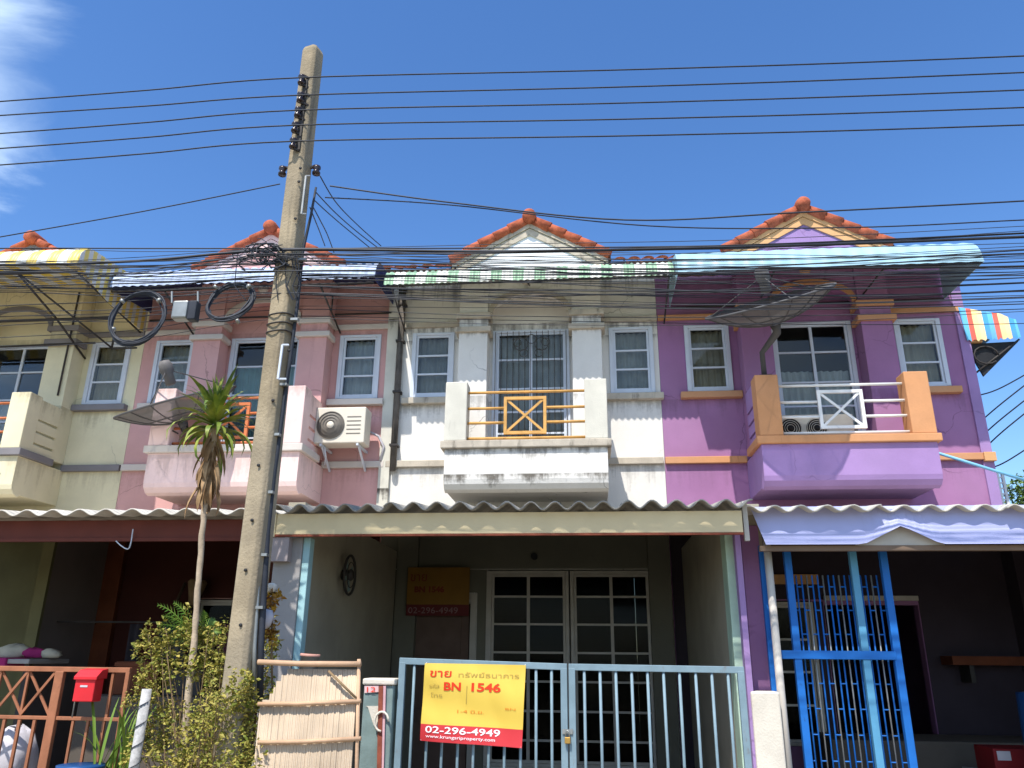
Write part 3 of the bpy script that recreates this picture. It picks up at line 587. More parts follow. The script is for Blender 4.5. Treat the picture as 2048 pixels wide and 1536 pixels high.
def wallthing(label, b, mat, loc): 
    return tag(MB().box(*b).build('carport_wall', mat, None, .006), label, 'wall')
lw = thing('carport_wall', 'grey plastered party wall with aqua corner left of the white carport', 'wall', (.15, -2, 0))
MB().box(.03, .19, -3.72, -.13, 0, 2.92).build('wall', cp_wall, lw); MB().box(.0, .25, -3.86, -3.721, 0, 2.58).build('wall_end', grey_plaster, lw, .006); MB().box(.251, .315, -3.84, -3.73, 0, 2.58).build('corner_strip', aqua, lw, .006)
MB().box(-.02, .16, -3.95, -3.862, 2.36, 2.565).build('beam_end', M('mauve_grey', srgb(150, 140, 140), .8, .08, 3, .05), lw)
rw = thing('carport_wall', 'party wall with pale green and lavender end between white and purple carports', 'wall', (4.0, -2, 0))
MB().box(3.99, 4.36, -3.28, -.13, 0, 2.95).build('wall', cp_wall, rw)
def pxbox(a, b, Y, z1, th, nm, mt, bv=.006, z0=0):
    x0, x1 = at(a, 1250, Y).x, at(b, 1250, Y).x; return MB().box(x0, x1, Y, Y+th, z0, z1).build(nm, mt, rw, bv)
pxbox(1463, 1483, -3.5, 2.7, .25, 'corner_strip', palegreen); pxbox(1483.5, 1496, -3.6, 2.7, .3, 'corner_strip', purple_pale)
pxbox(1496.5, 1534, -3.3, 2.75, .1, 'wall_end', purple_wall); pxbox(1490, 1546, -3.62, 1.34, .2, 'plinth', plaster_post, .015)
mw_ = thing('carport_wall', 'short grey plastered wall between the cream and pink carports', 'wall', (-4.03, -.6, 0))
MB().box(-4.1, -3.97, -1.2, -.02, 0, 3.1).build('wall', M('dim_plaster', srgb(124, 114, 110), .9, .06, 2, .1), mw_); MB().box(-4.11, -3.96, -1.25, -1.201, 0, 3.1).build('wall_end', olive, mw_)
MB().box(-3.97, -3.72, -.1, -.021, 0, 3.2).build('pilaster', wood_dk, mw_)
ew = thing('carport_wall', 'dark plastered end wall at the far right of the purple carport', 'wall', (8.3, -2, 0)); MB().box(8.2, 8.4, -2.3, -.02, 0, 3.0).build('wall', MATS['shade_dark_plaster'], ew); MB().box(8.0, 8.199, -.3, -.015, 0, 3.05).build('wall_return', MATS['shade_dark_plaster'], ew)
MB().box(-8.2, -8.0, -3.3, -.02, 0, 2.95).build('side_wall', olive, house_c)
bp = MB().box(-.24, -.1, -3.72, -3.6, 0, 2.62).build('carport_post', brown_paint, None, .006); tag(bp, 'brown painted post just right of the concrete pole', 'post')
fl = MB().box(-8, 8.6, -4.25, -.02, .004, .1).build('carport_floor', floor_m); struct(fl)

# ---------------------------------------------------------------- utility pole
PX, PY = .32, -5.0
pole = thing('utility_pole', 'tall square concrete utility pole with black insulators and bolts', 'utility pole', (PX, PY, 0))
mb = MB(); ringz = [0, 1.5, 3.0, 4.5, 6.0, 6.9, 6.94]; ring = []
for z in ringz:
    w = .104-.026*z/7-(.012 if z > 6.92 else 0); ch = w*.3; a = rad(-16)
    for x, y in ((w, w-ch), (w-ch, w), (-w+ch, w), (-w, w-ch), (-w, -w+ch), (-w+ch, -w), (w-ch, -w), (w, -w+ch)):
        mb.v.append((PX+x*math.cos(a)-y*math.sin(a), PY+x*math.sin(a)+y*math.cos(a), z))
for i in range(len(ringz)-1):
    for k in range(8): mb.f.append((i*8+k, i*8+(k+1) % 8, (i+1)*8+(k+1) % 8, (i+1)*8+k)); mb.sm.append(False)
mb.f.append(tuple(range(6*8, 7*8))); mb.sm.append(False)
mb.build('shaft', conc, pole, .008)
insul = M('brown_porcelain', srgb(46, 30, 30), .25, .15, 8, 0, spec=.6)
pole_px = [160, 195, 225, 255, 287]; left_px = [203, 231, 267, 297, 330]; right_px = [112, 145, 180, 215, 250]
insx = [603, 601, 596, 590, 586]
ins_pts = []
for px, py in zip(insx, pole_px):
    p = at(px, py, PY-.13); ins_pts.append(p)
    i_ = MB().lathe([(.0, -.045), (.03, -.045), (.034, -.03), (.02, -.012), (.02, .012), (.034, .03), (.03, .045), (0, .045)], p, (0, 0, 1), 12).build('insulator', insul, pole)
    MB().bar(p+Vector((.01, .0, -.05)), p+Vector((.07, .07, -.05)), .02).bar(p+Vector((.01, 0, .05)), p+Vector((.07, .07, .05)), .02).build('bracket', steel_dk, i_)
MB().bar(at(612, 160, PY-.1), at(596, 300, PY-.1), .035, .02).build('insulator_rack', steel_dk, pole)
for px, py in ((565, 343), (633, 341)):
    p = at(px, py, PY); MB().lathe([(0, -.04), (.034, -.04), (.036, -.02), (.02, 0), (.036, .02), (.034, .04), (0, .04)], p, (0, 0, 1), 12).build('insulator', insul, pole)
    MB().bar(p+Vector((-.02, 0, .045)), p+Vector((.06 if px < 600 else -.06, .02, .045)), .02).build('bracket', steel_dk, pole)
for px, py in ((600, 335), (597, 362), (590, 436), (577, 700), (545, 800), (516, 930), (503, 1040), (490, 1140), (480, 1250)):
    p = at(px, py, PY-.118+.008*(1-py/1500)*0); MB().lathe([(.013, 0), (.013, -.006), (0, -.006)], p+Vector((0, .012, 0)), (0, 1, 0), 8).build('bolt_hole', black_m, pole)
for za in (4.72, 4.62, 4.2, 4.12, 4.05): MB().tube([(PX+.112*math.cos(a*.393), PY+.112*math.sin(a*.393), za+.008*math.sin(a)) for a in range(16)], .007, 6, closed=True).build('strap', steel_dk, pole)
# conduit and cables clipped to the pole's right side
cnd = thing('conduit', 'black cable conduit clipped down the right side of the pole', 'conduit', (PX+.15, PY, 1))
path = [at(x, y, PY-.02) for x, y in ((632, 375), (622, 430), (606, 500), (596, 600), (580, 720), (566, 820), (548, 950), (535, 1060), (528, 1180), (522, 1290), (520, 1400))]
MB().tube(path, [.01, .012, .014, .015, .016, .017, .019, .022, .024, .024, .024], 8).build('cable', rubber, cnd)
MB().tube([p+Vector((-.035, -.03, 0)) for p in path[6:]], .016, 8).build('cable', steel, cnd)
for x, y in ((606, 520), (590, 640), (568, 770), (553, 870), (540, 985), (528, 1110), (520, 1215)):
    p = at(x, y, PY-.05); MB().box(p.x-.03, p.x+.03, p.y-.025, p.y+.02, p.z-.01, p.z+.01).build('clip', steel, cnd)
mbx = thing('meter_bracket', 'thin galvanised bracket on the upper pole right of its face', 'bracket', at(608, 390, PY-.13))
a0, a1 = at(612, 352, PY-.14), at(603, 428, PY-.14); MB().bar(a0, a1, .014).bar(at(620, 352, PY-.12), a0, .012).bar(at(612, 428, PY-.12), a1, .012).build('bar', steel, mbx)
mbx = thing('meter_bracket', 'galvanised bracket on the pole at window height', 'bracket', at(560, 735, PY-.13))
a0, a1 = at(565, 690, PY-.14), at(556, 758, PY-.14); MB().bar(a0, a1, .016).bar(at(577, 690, PY-.1), a0, .014).bar(at(572, 758, PY-.1), a1, .014).build('bar', frame_w, mbx)

# ---------------------------------------------------------------- wires
def cable(name, pts, r, label, cat, group, mat=rubber, sub=8, n=5):
    P = [Vector(p) for p in pts]; out = []
    for i in range(len(P)-1):   # Catmull-Rom through the points
        a = P[max(i-1, 0)]; b = P[i]; c = P[i+1]; d = P[min(i+2, len(P)-1)]
        for k in range(sub):
            t = k/sub; out.append(.5*((2*b)+(c-a)*t+(2*a-5*b+4*c-d)*t*t+(3*b-a-3*c+d)*t**3))
    out.append(P[-1])
    return tag(MB().tube(out, r, n).build(name, mat), label, cat, group)
ordn = ['topmost', 'second from top', 'middle', 'fourth from top', 'lowest']
for i in range(5):
    L0, R0 = at(0, left_px[i], PY-.15), at(2048, right_px[i], PY-.15); p = ins_pts[i]+Vector((0, -.03, 0))
    La = L0+(L0-p)*1.6; La.z = L0.z+(L0.z-p.z)*1.0; Ra = R0+(R0-p)*1.2; Ra.z = R0.z+(R0.z-p.z)*.6
    mid = p.lerp(R0, .5); mid.z -= .02
    cable('power_line', [La, L0, p.lerp(L0, .5)-Vector((0, 0, .005)), p, mid, R0, Ra], .0065, '%s of the five bare power lines strung over the roofs' % ordn[i], 'power line', 'power lines on the pole top')
tl = 'thin black telecom cable strung along the houses at awning height'
tg = 'telecom cables strung along the houses'
def run(ys, Y, r, px=(-260, 0, 280, 560, 1000, 1500, 2048, 2500), label=tl):
    cable('telecom_cable', [at(x, y, Y) for x, y in zip(px, ys)], r, label, 'cable', tg)
run((520, 530, 522, 500, 503, 494, 474, 455), PY-.12, .0125, label='thickest black telecom cable, crossing just under the gables')
run((505, 497, 497, 497, 496, 490, 466, 448), PY-.1, .006)
rnd = random.Random(11)
for k in range(38):
    yp = rnd.uniform(496, 530) if k < 18 else rnd.uniform(540, 640)
    yl = yp+rnd.uniform(-6, 62); yr = yp-rnd.uniform(-25, 50); sg = rnd.uniform(2, 22); wob = lambda: rnd.uniform(-3, 3)
    ys = (yl+20, yl, (yl+yp)/2+sg*.6+wob(), yp, yp+sg*.7+(yr-yp)*.3+wob(), yp+sg+(yr-yp)*.62+wob(), yr, yr-25)
    run(ys, PY+rnd.uniform(-.16, .16), rnd.choice((.0025, .003, .003, .0035, .0045, .006)))
slk = sorted([(rnd.uniform(520, 600), rnd.uniform(505, 600)) for k in range(5)])
for k, (y2, yp) in enumerate(slk):   # extra slack lines right of the pole, over the cyan awning and sky
    cable('telecom_cable', [at(x, y, PY+rnd.uniform(-.05, .05)) for x, y in ((570, yp), (900, yp+8), (1300, (yp+y2)/2+14), (1700, y2+12), (2048, y2), (2400, y2-20))], rnd.choice((.004, .005)), 'slack black cable from the pole, %s of five at the right edge' % ['highest', 'second highest', 'middle', 'second lowest', 'lowest'][k], 'cable', 'slack telecom cables right of the pole')
dl = 'thin service wire dropping from the pole to the house roofs'; dg_ = 'service drop wires'; k5 = 0
for (a, b, c, d) in (((640, 352), (672, 405), (715, 450), (762, 492)), ((632, 385), (670, 425), (712, 462), (756, 496)), ((628, 400), (655, 425), (690, 455), (745, 500)), ((624, 410), (640, 440), (655, 470), (668, 505)), ((620, 415), (630, 440), (640, 465), (650, 492))):
    k5 += 1; cable('service_wire', [at(*a, PY), at(*b, PY+.5), at(*c, PY+1.2), at(*d, -3.2)], .0055, '%s service wire dropping right from the pole to the house roofs' % ['rightmost', 'second rightmost', 'middle', 'second leftmost', 'leftmost'][k5-1], 'wire', dg_)
lg = 'long thin wires above the awnings'
cable('service_wire', [at(660, 372, PY), at(900, 405, -5), at(1250, 440, -5), at(1600, 425, -5), at(2048, 402, -5), at(2300, 385, -5)], .007, 'long wire dipping behind the white gable then rising to the right', 'wire', lg)
cable('service_wire', [at(650, 395, PY), at(900, 410, -4.6), at(1300, 452, -4.6), at(1700, 455, -4.6), at(2048, 440, -4.6), at(2300, 430, -4.6)], .006, 'lower long wire crossing in front of the purple gable', 'wire', lg)
cable('service_wire', [at(-150, 500, PY), at(0, 474, PY), at(280, 424, PY), at(560, 368, PY)], .0055, 'single thin wire climbing from the left edge to the pole insulator', 'wire', lg)
for i, (x0, y0, x1, y1) in enumerate(((1950, 792, 2060, 752), (1962, 842, 2060, 755), (1968, 868, 2060, 785), (1974, 892, 2060, 810), (1985, 935, 2060, 895))):
    cable('service_wire', [at(x0, y0, 3), at((x0+x1)/2, (y0+y1)/2+2, 2.6), at(x1+80, y1-55, 2)], .012, '%s slanting wire rising right beyond the purple house' % ['highest', 'second highest', 'middle', 'second lowest', 'lowest'][i], 'wire', 'wires beyond the purple house')
tg_ = thing('cable_tangle', 'messy knot of black cables strapped round the pole at awning height', 'cables', at(565, 512, PY))
for k in range(16):
    pts = []; x_, y_ = rnd.uniform(500, 560), rnd.uniform(492, 530); ang_ = rnd.uniform(0, 6.28); rx_, ry_ = rnd.uniform(14, 46), rnd.uniform(6, 20)
    for q in range(12):
        a2 = ang_+q*rnd.uniform(.35, .55); pts.append(at(x_+rx_*math.cos(a2)+rnd.uniform(-3, 3), y_+ry_*math.sin(a2)+rnd.uniform(-3, 3), PY-.1-rnd.uniform(0, .06)))
    MB().tube(pts, rnd.choice((.004, .005, .007)), 5).build('loop', rubber, tg_)
for k in range(6):
    x_ = rnd.uniform(470, 600); MB().tube([at(x_, 505, PY-.11), at(x_+rnd.uniform(-12, 6), 540, PY-.12), at(x_+rnd.uniform(-14, 14), 572, PY-.11), at(x_+rnd.uniform(-4, 20), 600, PY-.1)], .004, 5).build('drop', rubber, tg_)
# coils of spare cable and splice closure
def coil(px, py, r, label, n, tilt):
    c = at(px, py, PY-.1); t = thing('cable_coil', label, 'cable coil', c, 'cable coils hung on the telecom strand')
    rr = random.Random(px)
    for k in range(n):
        ro = r+rr.uniform(-.02, .025); ox, oz = rr.uniform(-.015, .015), rr.uniform(-.02, .015); ph = rr.random()*6
        MB().tube([c+Vector((ox+ro*math.cos(a*.2094)*(1+.05*math.sin(3*a*.2094+ph)), tilt*math.sin(a*.2094)+rr.uniform(-.003, .003)+.02*(k/n-.5), oz+ro*1.06*math.sin(a*.2094))) for a in range(30)], .0085, 6, closed=True).build('loop', rubber, t)
    for a in (.7, 2.4, 3.6, 5.2):
        p = c+Vector((r*math.cos(a), 0, r*1.06*math.sin(a))); MB().lathe([(.0, -.012), (.022, -.012), (.022, .012), (0, .012)], p, (-math.sin(a), 0, math.cos(a)), 8).build('tape_tie', steel, t)
coil(275, 635, .215, 'round coil of black cable hanging in front of the cream wall', 5, .03)
coil(460, 603, .19, 'loose messy coil of black cable just left of the pole', 7, .08)
sp_ = thing('splice_closure', 'small metal and black cable splice box hung between the coils', 'splice box', at(370, 615, PY-.1))
a0, a1 = at(345, 640, PY-.1), at(398, 603, PY-.1)
MB().box(a0.x, a0.x+.13, PY-.14, PY-.04, a0.z, a1.z).build('case', steel, sp_, .015); MB().box(a0.x+.131, a1.x, PY-.13, PY-.05, a0.z-.01, a1.z).build('cap', rubber, sp_, .01)
for x in (344, 396): MB().bar(at(x, 583, PY-.1), at(x, 606, PY-.1), .012).build('hanger', steel, sp_)
# bent wire hanging under the brown fascia
cable('service_wire', [at(266, 1058, -3.38), at(262, 1085, -3.38), at(256, 1098, -3.38), at(243, 1092, -3.38), at(232, 1082, -3.38)], .006, 'short bent pale wire dangling under the brown fascia', 'wire', None, mat=frame_w)
# plain light-blue stay pipe beside the purple balcony, white frame beyond the end wall
a0, a1 = at(1866, 903, -.5), at(2075, 968, -.5)
tag(MB().tube([a0, a1], .02, 8).build('stay_pipe', blue_lt), 'light blue pipe slanting down right from the purple balcony', 'pipe')
fr = thing('metal_frame', 'small white metal frame standing beyond the purple house', 'frame', at(2005, 985, 1.0))
F0, F1 = at(1993, 945, 1), at(2016, 992, 1)
MB().bar((F0.x, 1, F1.z-1), (F0.x, 1, F0.z), .035).bar((F1.x-.02, 1, F1.z-1), (F1.x-.02, 1, F0.z), .035).build('upright', rail_w, fr)
for k in range(5): z = F1.z-.05+k*.08; MB().bar((F0.x, 1, z), (F1.x-.02, 1, z), .02).build('rung', rail_w, fr)

# ---------------------------------------------------------------- satellite dishes
def dish(label, L_, R_, Y, sag, feed, base, ydir=1, post=None):
    a, b = at(*L_, Y), at(*R_, Y); c = (a+b)/2; rx = (b-a).length/2; u = (b-a).normalized()
    view = (c-CAM).normalized(); w = (view-u*view.dot(u)).normalized(); w = (w+Vector((0, 0, ydir*.06))).normalized(); w = (w-u*w.dot(u)).normalized()
    nrm = u.cross(w).normalized()
    if nrm.z < 0: nrm = -nrm
    t = thing('satellite_dish', label, 'satellite dish', base)
    NR, NA = 9, 32; P = lambda r, k, off=0: c+(u*math.cos(2*math.pi*k/NA)+w*math.sin(2*math.pi*k/NA))*rx*r+nrm*(sag*(r*r-1)+off)
    vs = [P(.06+.94*i/(NR-1), k) for i in range(NR) for k in range(NA)]
    fs = [(i*NA+k, i*NA+(k+1) % NA, (i+1)*NA+(k+1) % NA, (i+1)*NA+k) for i in range(NR-1) for k in range(NA)]
    MB().add(vs, fs, True).build('mesh_bowl', dish_m, t)
    MB().tube([P(1, k) for k in range(NA)], .016, 6, closed=True).build('rim', dish_f, t)
    for k in range(0, NA, 2): MB().tube([P(.06+.94*i/5, k, -.008) for i in range(6)], .008, 5).build('rib', dish_f, t)
    MB().tube([P(.55, k, -.008) for k in range(NA)], .008, 5, closed=True).build('ring', dish_f, t)
    f = c+nrm*feed
    for k in (2, 13, 24): MB().tube([P(.98, k), f], .008, 5).build('feed_strut', dish_f, t)
    MB().lathe([(0, .13), (.06, .12), (.09, .06), (.09, -.03), (.065, -.08), (.07, -.2), (.04, -.22), (0, -.22)], f, nrm, 14).build('feed_horn', M('feed_grey', srgb(110, 106, 104), .6, .1, 8, .05), t)
    hub = c-nrm*(sag+.02)
    MB().tube([hub, hub-nrm*.1, Vector(base)+Vector((0, 0, .35)), Vector(base)], [.07, .05, .035, .035], 10).build('mast', dish_f, t)
    MB().bar(hub-nrm*.05, Vector(base)+Vector((.15, 0, .55)), .02).build('stay', dish_f, t)
    MB().box(base[0]-.08, base[0]+.08, base[1]-.08, base[1]+.08, base[2], base[2]+.02).build('foot', dish_f, t)
    return t
dish('grey wire mesh dish on a mast above the purple balcony pillar', (1416, 638), (1660, 568), -1.36, .29, .33, (5.1, -.87, 5.03))
dish('dark wire mesh dish in front of the pink window, behind the spiky plant', (242, 836), (464, 772), -1.1, .27, .46, (-2.88, -.87, 5.03-.6), -1.2)

# ---------------------------------------------------------------- air conditioners
def ac(label, x0, x1, y0, y1, z0, z1, fans, dark=False):
    t = thing('air_conditioner', label, 'air conditioner', ((x0+x1)/2, y1, z0))
    b = MB().box(x0, x1, y0, y1, z0, z1).build('casing', ac_body, t, .015)
    for fx, r in fans:
        zc_ = (z0+z1)/2
        MB().lathe([(0, 0), (r, 0), (r, .012)], (fx, y0-.012, zc_), (0, 1, 0), 28).build('fan_grille', ac_dark if dark else ac_grille, t)
        for q in (.35, .55, .75, .95): MB().tube([(fx+r*q*math.cos(a*.262), y0-.018, zc_+r*q*math.sin(a*.262)) for a in range(24)], .004, 4, closed=True).build('grille_ring', ac_body if dark else ac_grille, t)
        MB().lathe([(0, -.01), (r*.24, -.008), (r*.26, 0)], (fx, y0-.018, zc_), (0, 1, 0), 16).build('fan_hub', ac_dark if dark else ac_body, t)
    return t
a_ = ac('cream air conditioner hung on the pink wall under the window', -.985, -.27, -.5, -.2, 4.35, 4.87, [(-.76, .2)])
for k in range(5): z = 4.48+k*.06; MB().box(-.53, -.33, -.505, -.498, z, z+.012).build('vent_slot', ac_grille, a_)
for x in (-.88, -.36): MB().bar((x, -.5, 4.33), (x, -.02, 4.33), .03).bar((x, -.42, 4.32), (x, -.02, 4.06), .025).build('bracket', frame_w, a_)
MB().tube([(-.3, -.15, 4.6), (-.18, -.1, 4.55), (-.1, -.07, 4.4), (-.14, -.06, 4.2)], .018, 6).build('pipe', bag_w, a_)
MB().tube([(-.86, -.4, 4.34), (-.84, -.35, 4.2), (-.9, -.2, 4.12)], .012, 6).build('pipe', frame_w, a_)
ac('white twin-fan air conditioner on the purple balcony floor', 5.3, 6.22, -.62, -.36, 4.225, 4.6, [(5.42, .14), (5.75, .13)], True)

# ---------------------------------------------------------------- gates and fences
GY = -4.08
def leaf(label, pxs, tops, loc, handle=False):
    g_ = thing('gate_leaf', label, 'gate', loc, 'leaves of the blue-grey gate')
    a, b = at(pxs[0], tops[0], GY), at(pxs[1], tops[1], GY); x0, x1, z0, z1 = a.x, b.x, a.z, b.z
    MB().bar((x0, GY, z0-.022), (x1, GY, z1-.022), .05, .04).build('top_rail', gate_grey, g_, .004)
    MB().bar((x0+.03, GY, .16), (x1-.03, GY, .16), .05, .04).build('bottom_rail', gate_grey, g_, .004)
    for x, z in ((x0+.026, z0), (x1-.026, z1)): MB().bar((x, GY-.001, .12), (x, GY-.001, z-.03), .052, .042).build('stile', gate_grey, g_, .004)
    n = round((x1-x0)/.124)
    for k in range(1, n):
        x = x0+(x1-x0)*k/n; MB().tube([(x+random.uniform(-.004, .004), GY, .18), (x, GY, z0+(z1-z0)*k/n-.03)], .0115, 8).build('bar', gate_grey, g_)
    return g_
leaf('left blue-grey leaf of the steel gate, behind the yellow banner', (800, 1134), (1316, 1328), (1.9, GY, .1))
leaf('right blue-grey leaf of the steel gate, with no banner on it', (1137, 1487), (1328, 1334), (3.3, GY, .1))
pl = thing('padlock', 'small brass padlock and hasp where the gate leaves meet', 'padlock', at(1135, 1475, GY-.04))
p = at(1135, 1470, GY-.045); MB().box(p.x-.022, p.x+.022, p.y-.012, p.y+.012, p.z-.06, p.z-.015).build('lock_body', M('brass', srgb(190, 150, 80), .4, .1, 8, 0, metal=.7), pl, .004)
MB().tube([(p.x-.014, p.y, p.z-.016), (p.x-.014, p.y, p.z+.02), (p.x, p.y, p.z+.032), (p.x+.014, p.y, p.z+.02), (p.x+.014, p.y, p.z-.016)], .005, 6).build('shackle', steel, pl); MB().box(p.x-.04, p.x+.04, p.y+.013, p.y+.02, p.z+.005, p.z+.04).build('hasp', steel, pl)

# banner tied to the left gate leaf
BQ = [at(851, 1326, GY-.05), at(1052, 1330, GY-.05), at(1044, 1496, GY-.05), at(840, 1481, GY-.05)]
def bann(u, v, off=0):   # u right 0..1, v up 0..1
    p = BQ[3].lerp(BQ[2], u).lerp(BQ[0].lerp(BQ[1], u), v)
    return Vector((p.x, p.y-.014*math.sin(u*7+1.3*v)-.008*math.sin(v*9+u*3)-.006*abs(math.sin(u*11+v*4))-off, p.z))
bn_ = thing('banner', 'yellow and red for-sale banner with phone number tied to the gate', 'banner', (BQ[3]+BQ[2])/2)
def sheet(v0, v1, off, nu=36, nv=20):
    vs = [bann(i/nu, v0+(v1-v0)*j/nv, off) for j in range(nv+1) for i in range(nu+1)]; q = nu+1
    return MB().add(vs, [(j*q+i, j*q+i+1, (j+1)*q+i+1, (j+1)*q+i) for j in range(nv) for i in range(nu)], True)
sheet(.215, 1, 0).build('yellow_sheet', yellow_v, bn_); sheet(0, .215, 0, 24, 5).build('red_strip', red_v, bn_)
AR = 1.25   # width / height of the sheet
fnb = lambda u, w: bann(u, w, .004)
def btext(txt, u0, v0, h, wd, mat, bold=0.0):
    v, f = text_mesh(txt, 1.0, bold)
    if not v: return
    x0 = min(p[0] for p in v); x1 = max(p[0] for p in v)
    MB().add([bann(u0+(p[0]-x0)/(x1-x0)*wd, v0+p[1]*h*1.38, .004) for p in v], f).build('lettering', mat, bn_)
btext('ขาย', .06, .825, .1, .21, ink_red, .012); btext('ทรัพย์ธนาคาร', .34, .83, .06, .6, ink_grey)
btext('BN', .205, .655, .105, .165, ink_red, .03); btext('1546', .475, .655, .105, .29, ink_red, .03)
btext('รหัส', .06, .68, .05, .1, ink_grey); btext('โทร', .075, .56, .05, .12, ink_grey); btext('1-4 มิ.ย.', .35, .375, .04, .26, ink_or); btext('BN 00'[0:2], .82, .44, .025, .1, ink_or)
MB().add([bann(.428, .49, .004), bann(.434, .49, .004), bann(.434, .72, .004), bann(.428, .72, .004)], [(0, 1, 2, 3)]).build('lettering', ink_grey, bn_)
btext('02-296-4949', .05, .112, .085, .73, ink_w, .012); btext('www.krungsriproperty.com', .055, .05, .04, .68, ink_w, .006)
for u, v in ((.01, .99), (.99, .99), (.01, .01), (.99, .01)):
    p = bann(u, v); MB().tube([p, p+Vector((0, .05, .01))], .004, 5).build('tie', bag_w, bn_)
# older sign on the front wall of the white house
ink_fade = M('ink_faded_white', srgb(150, 120, 120), .7, .1, 8, 0); ink_fr = M('ink_faded_red', srgb(120, 50, 30), .7, .1, 8, 0)
sg_ = thing('sign', 'faded yellow and red for-sale sign on the door in the dark carport', 'sign', (.75, -.1, 2.1))
s0, s1 = at(812, 1228, -.15), at(940, 1135, -.15)
MB().box(s0.x, s1.x, -.16, -.15, s0.z+.12, s1.z).build('board', M('faded_yellow', srgb(136, 98, 34), .6, .08, 4, 0), sg_); MB().box(s0.x, s1.x, -.16, -.15, s0.z-.02, s0.z+.119).build('red_strip', M('faded_red', srgb(104, 36, 36), .6, .08, 4, 0), sg_)
fs_ = lambda u, w: (s0.x+u, -.163, s0.z+w)
lettering('02-296-4949', fs_, .11, .03, .01, ink_fade, sg_, width=.66); lettering('ขาย', fs_, .16, .04, .42, ink_fr, sg_, width=.22); lettering('BN 1546', fs_, .1, .1, .28, ink_fr, sg_, bold=.005, width=.4)

# number post at the gate's left
gp = thing('gate_post', 'worn pale gate post with a house number plate, left of gate', 'gate post', (1.07, -4.1, 0))
q0, q1 = at(728, 1362, -4.16), at(787, 1362, -4.16); zt2 = q0.z
MB().box(q0.x, q1.x, -4.15, -3.95, 0, zt2-.03).build('post', teal_old, gp, .01); MB().box(q0.x-.01, q1.x+.012, -4.17, -3.94, zt2-.029, zt2+.02).build('cap', plaster_post, gp, .012)
pp = lambda x, y: at(x, y, -4.156)
def poly_part(nm, pts, mat, par, Y=-4.156, th=.006):
    P = [at(x, y, Y) for x, y in pts]; MB().prism([(p.x, p.z) for p in P], Y, Y+th-.001).build(nm, mat, par)
poly_part('worn_paint', [(732, 1482-70), (758, 1482-70), (757, 1470), (747, 1450), (736, 1415)][::-1], plaster_post, gp)
poly_part('number_plate', [(729, 1386), (757, 1384), (757, 1371), (729, 1372)], M('plate_pink', srgb(226, 190, 190), .6, .05, 6, 0), gp, -4.16, .01)
nb = at(733, 1384, -4.172); lettering('12', lambda u, w: (nb.x+u, -4.166, nb.z+w), .055, 0, 0, ink_red, gp, width=.07)
MB().bar(pp(763, 1372)+Vector((0, -.012, 0)), pp(756, 1700)+Vector((0, -.012, 0)), .035, .02).build('iron_angle', rust, gp); MB().bar(pp(770, 1372)+Vector((0, -.008, 0)), pp(764, 1600)+Vector((0, -.008, 0)), .02, .014).build('iron_angle', M('pinkish_paint', srgb(214, 170, 176), .7, .1, 6, .05), gp)
cc = at(763, 1443, -4.19); MB().tube([cc+Vector((.055*math.cos(a*.393), 0, .07*math.sin(a*.393))) for a in range(13)], .009, 6).build('rope_loop', plaster_post, gp)

# reed screen tied to bamboo poles
BY = -5.13
sc = thing('reed_screen', 'bamboo reed screen tied to horizontal bamboo poles beside the pole', 'screen', (.6, BY, 0))
b0, b1 = at(528, 1345, BY).x, at(716, 1345, BY).x
nre = 56; rmesh = {}
for k in range(nre):
    x = b0+(b1-b0)*(k+.5)/nre; hgt = 1.46-.02*random.random(); t_ = (k+.5)/nre
    if t_ < .3: hgt -= .2*(1-t_/.3)**1.0
    if t_ < .12: hgt -= .05
    hk = round(hgt*25)/25
    if hk not in rmesh:
        m2 = MB().tube([(0, 0, 0), (.001, 0, hk*.5), (0, 0, hk)], .0078, 6); rmesh[hk] = m2.mesh('reed')
    o = link('reed', rmesh[hk], bamboo, sc); o.location = Vector((x, BY+random.uniform(-.004, .004), .06))-ORG[sc]; o.rotation_euler = (0, random.uniform(-.0015, .0015), 0)
for ya, yb_, r in ((1324, 1328, .018), (1408, 1402, .014), (1485, 1477, .014), (1560, 1552, .014)):
    a, b = at(516, ya, BY-.03), at(722, yb_, BY-.03); MB().tube([a, a.lerp(b, .4)+Vector((0, 0, -.006)), b], r, 8).build('bamboo_pole', bamboo_p, sc)
MB().tube([at(718, 1318, BY-.02), at(710, 1700, BY-.02)], .013, 8).build('bamboo_pole', bamboo_p, sc)
MB().tube([at(657, 1342, BY-.035), at(712, 1396, BY-.035)], .009, 6).build('brace_stick', twig, sc)
cn = thing('paint_can', 'upturned grey paint can standing behind the reed screen', 'can', at(618, 1330, -3.7))
c0 = at(618, 1328, -4.0); MB().lathe([(0, -.14), (.075, -.14), (.075, .06), (.08, .062), (.08, .075), (0, .075)], c0, (.06, 0, 1), 18).build('body', steel, cn); MB().lathe([(.081, .06), (.083, .065), (.081, .08), (.06, .08)], c0, (.06, 0, 1), 18).build('rim', M('pale_rust', srgb(200, 150, 136), .7, .1, 8, 0), cn)
MB().lathe([(0, -.6), (.11, -.6), (.11, -.141), (0, -.141)], c0, (0, 0, 1), 14).build('stand', grey_plaster, cn)

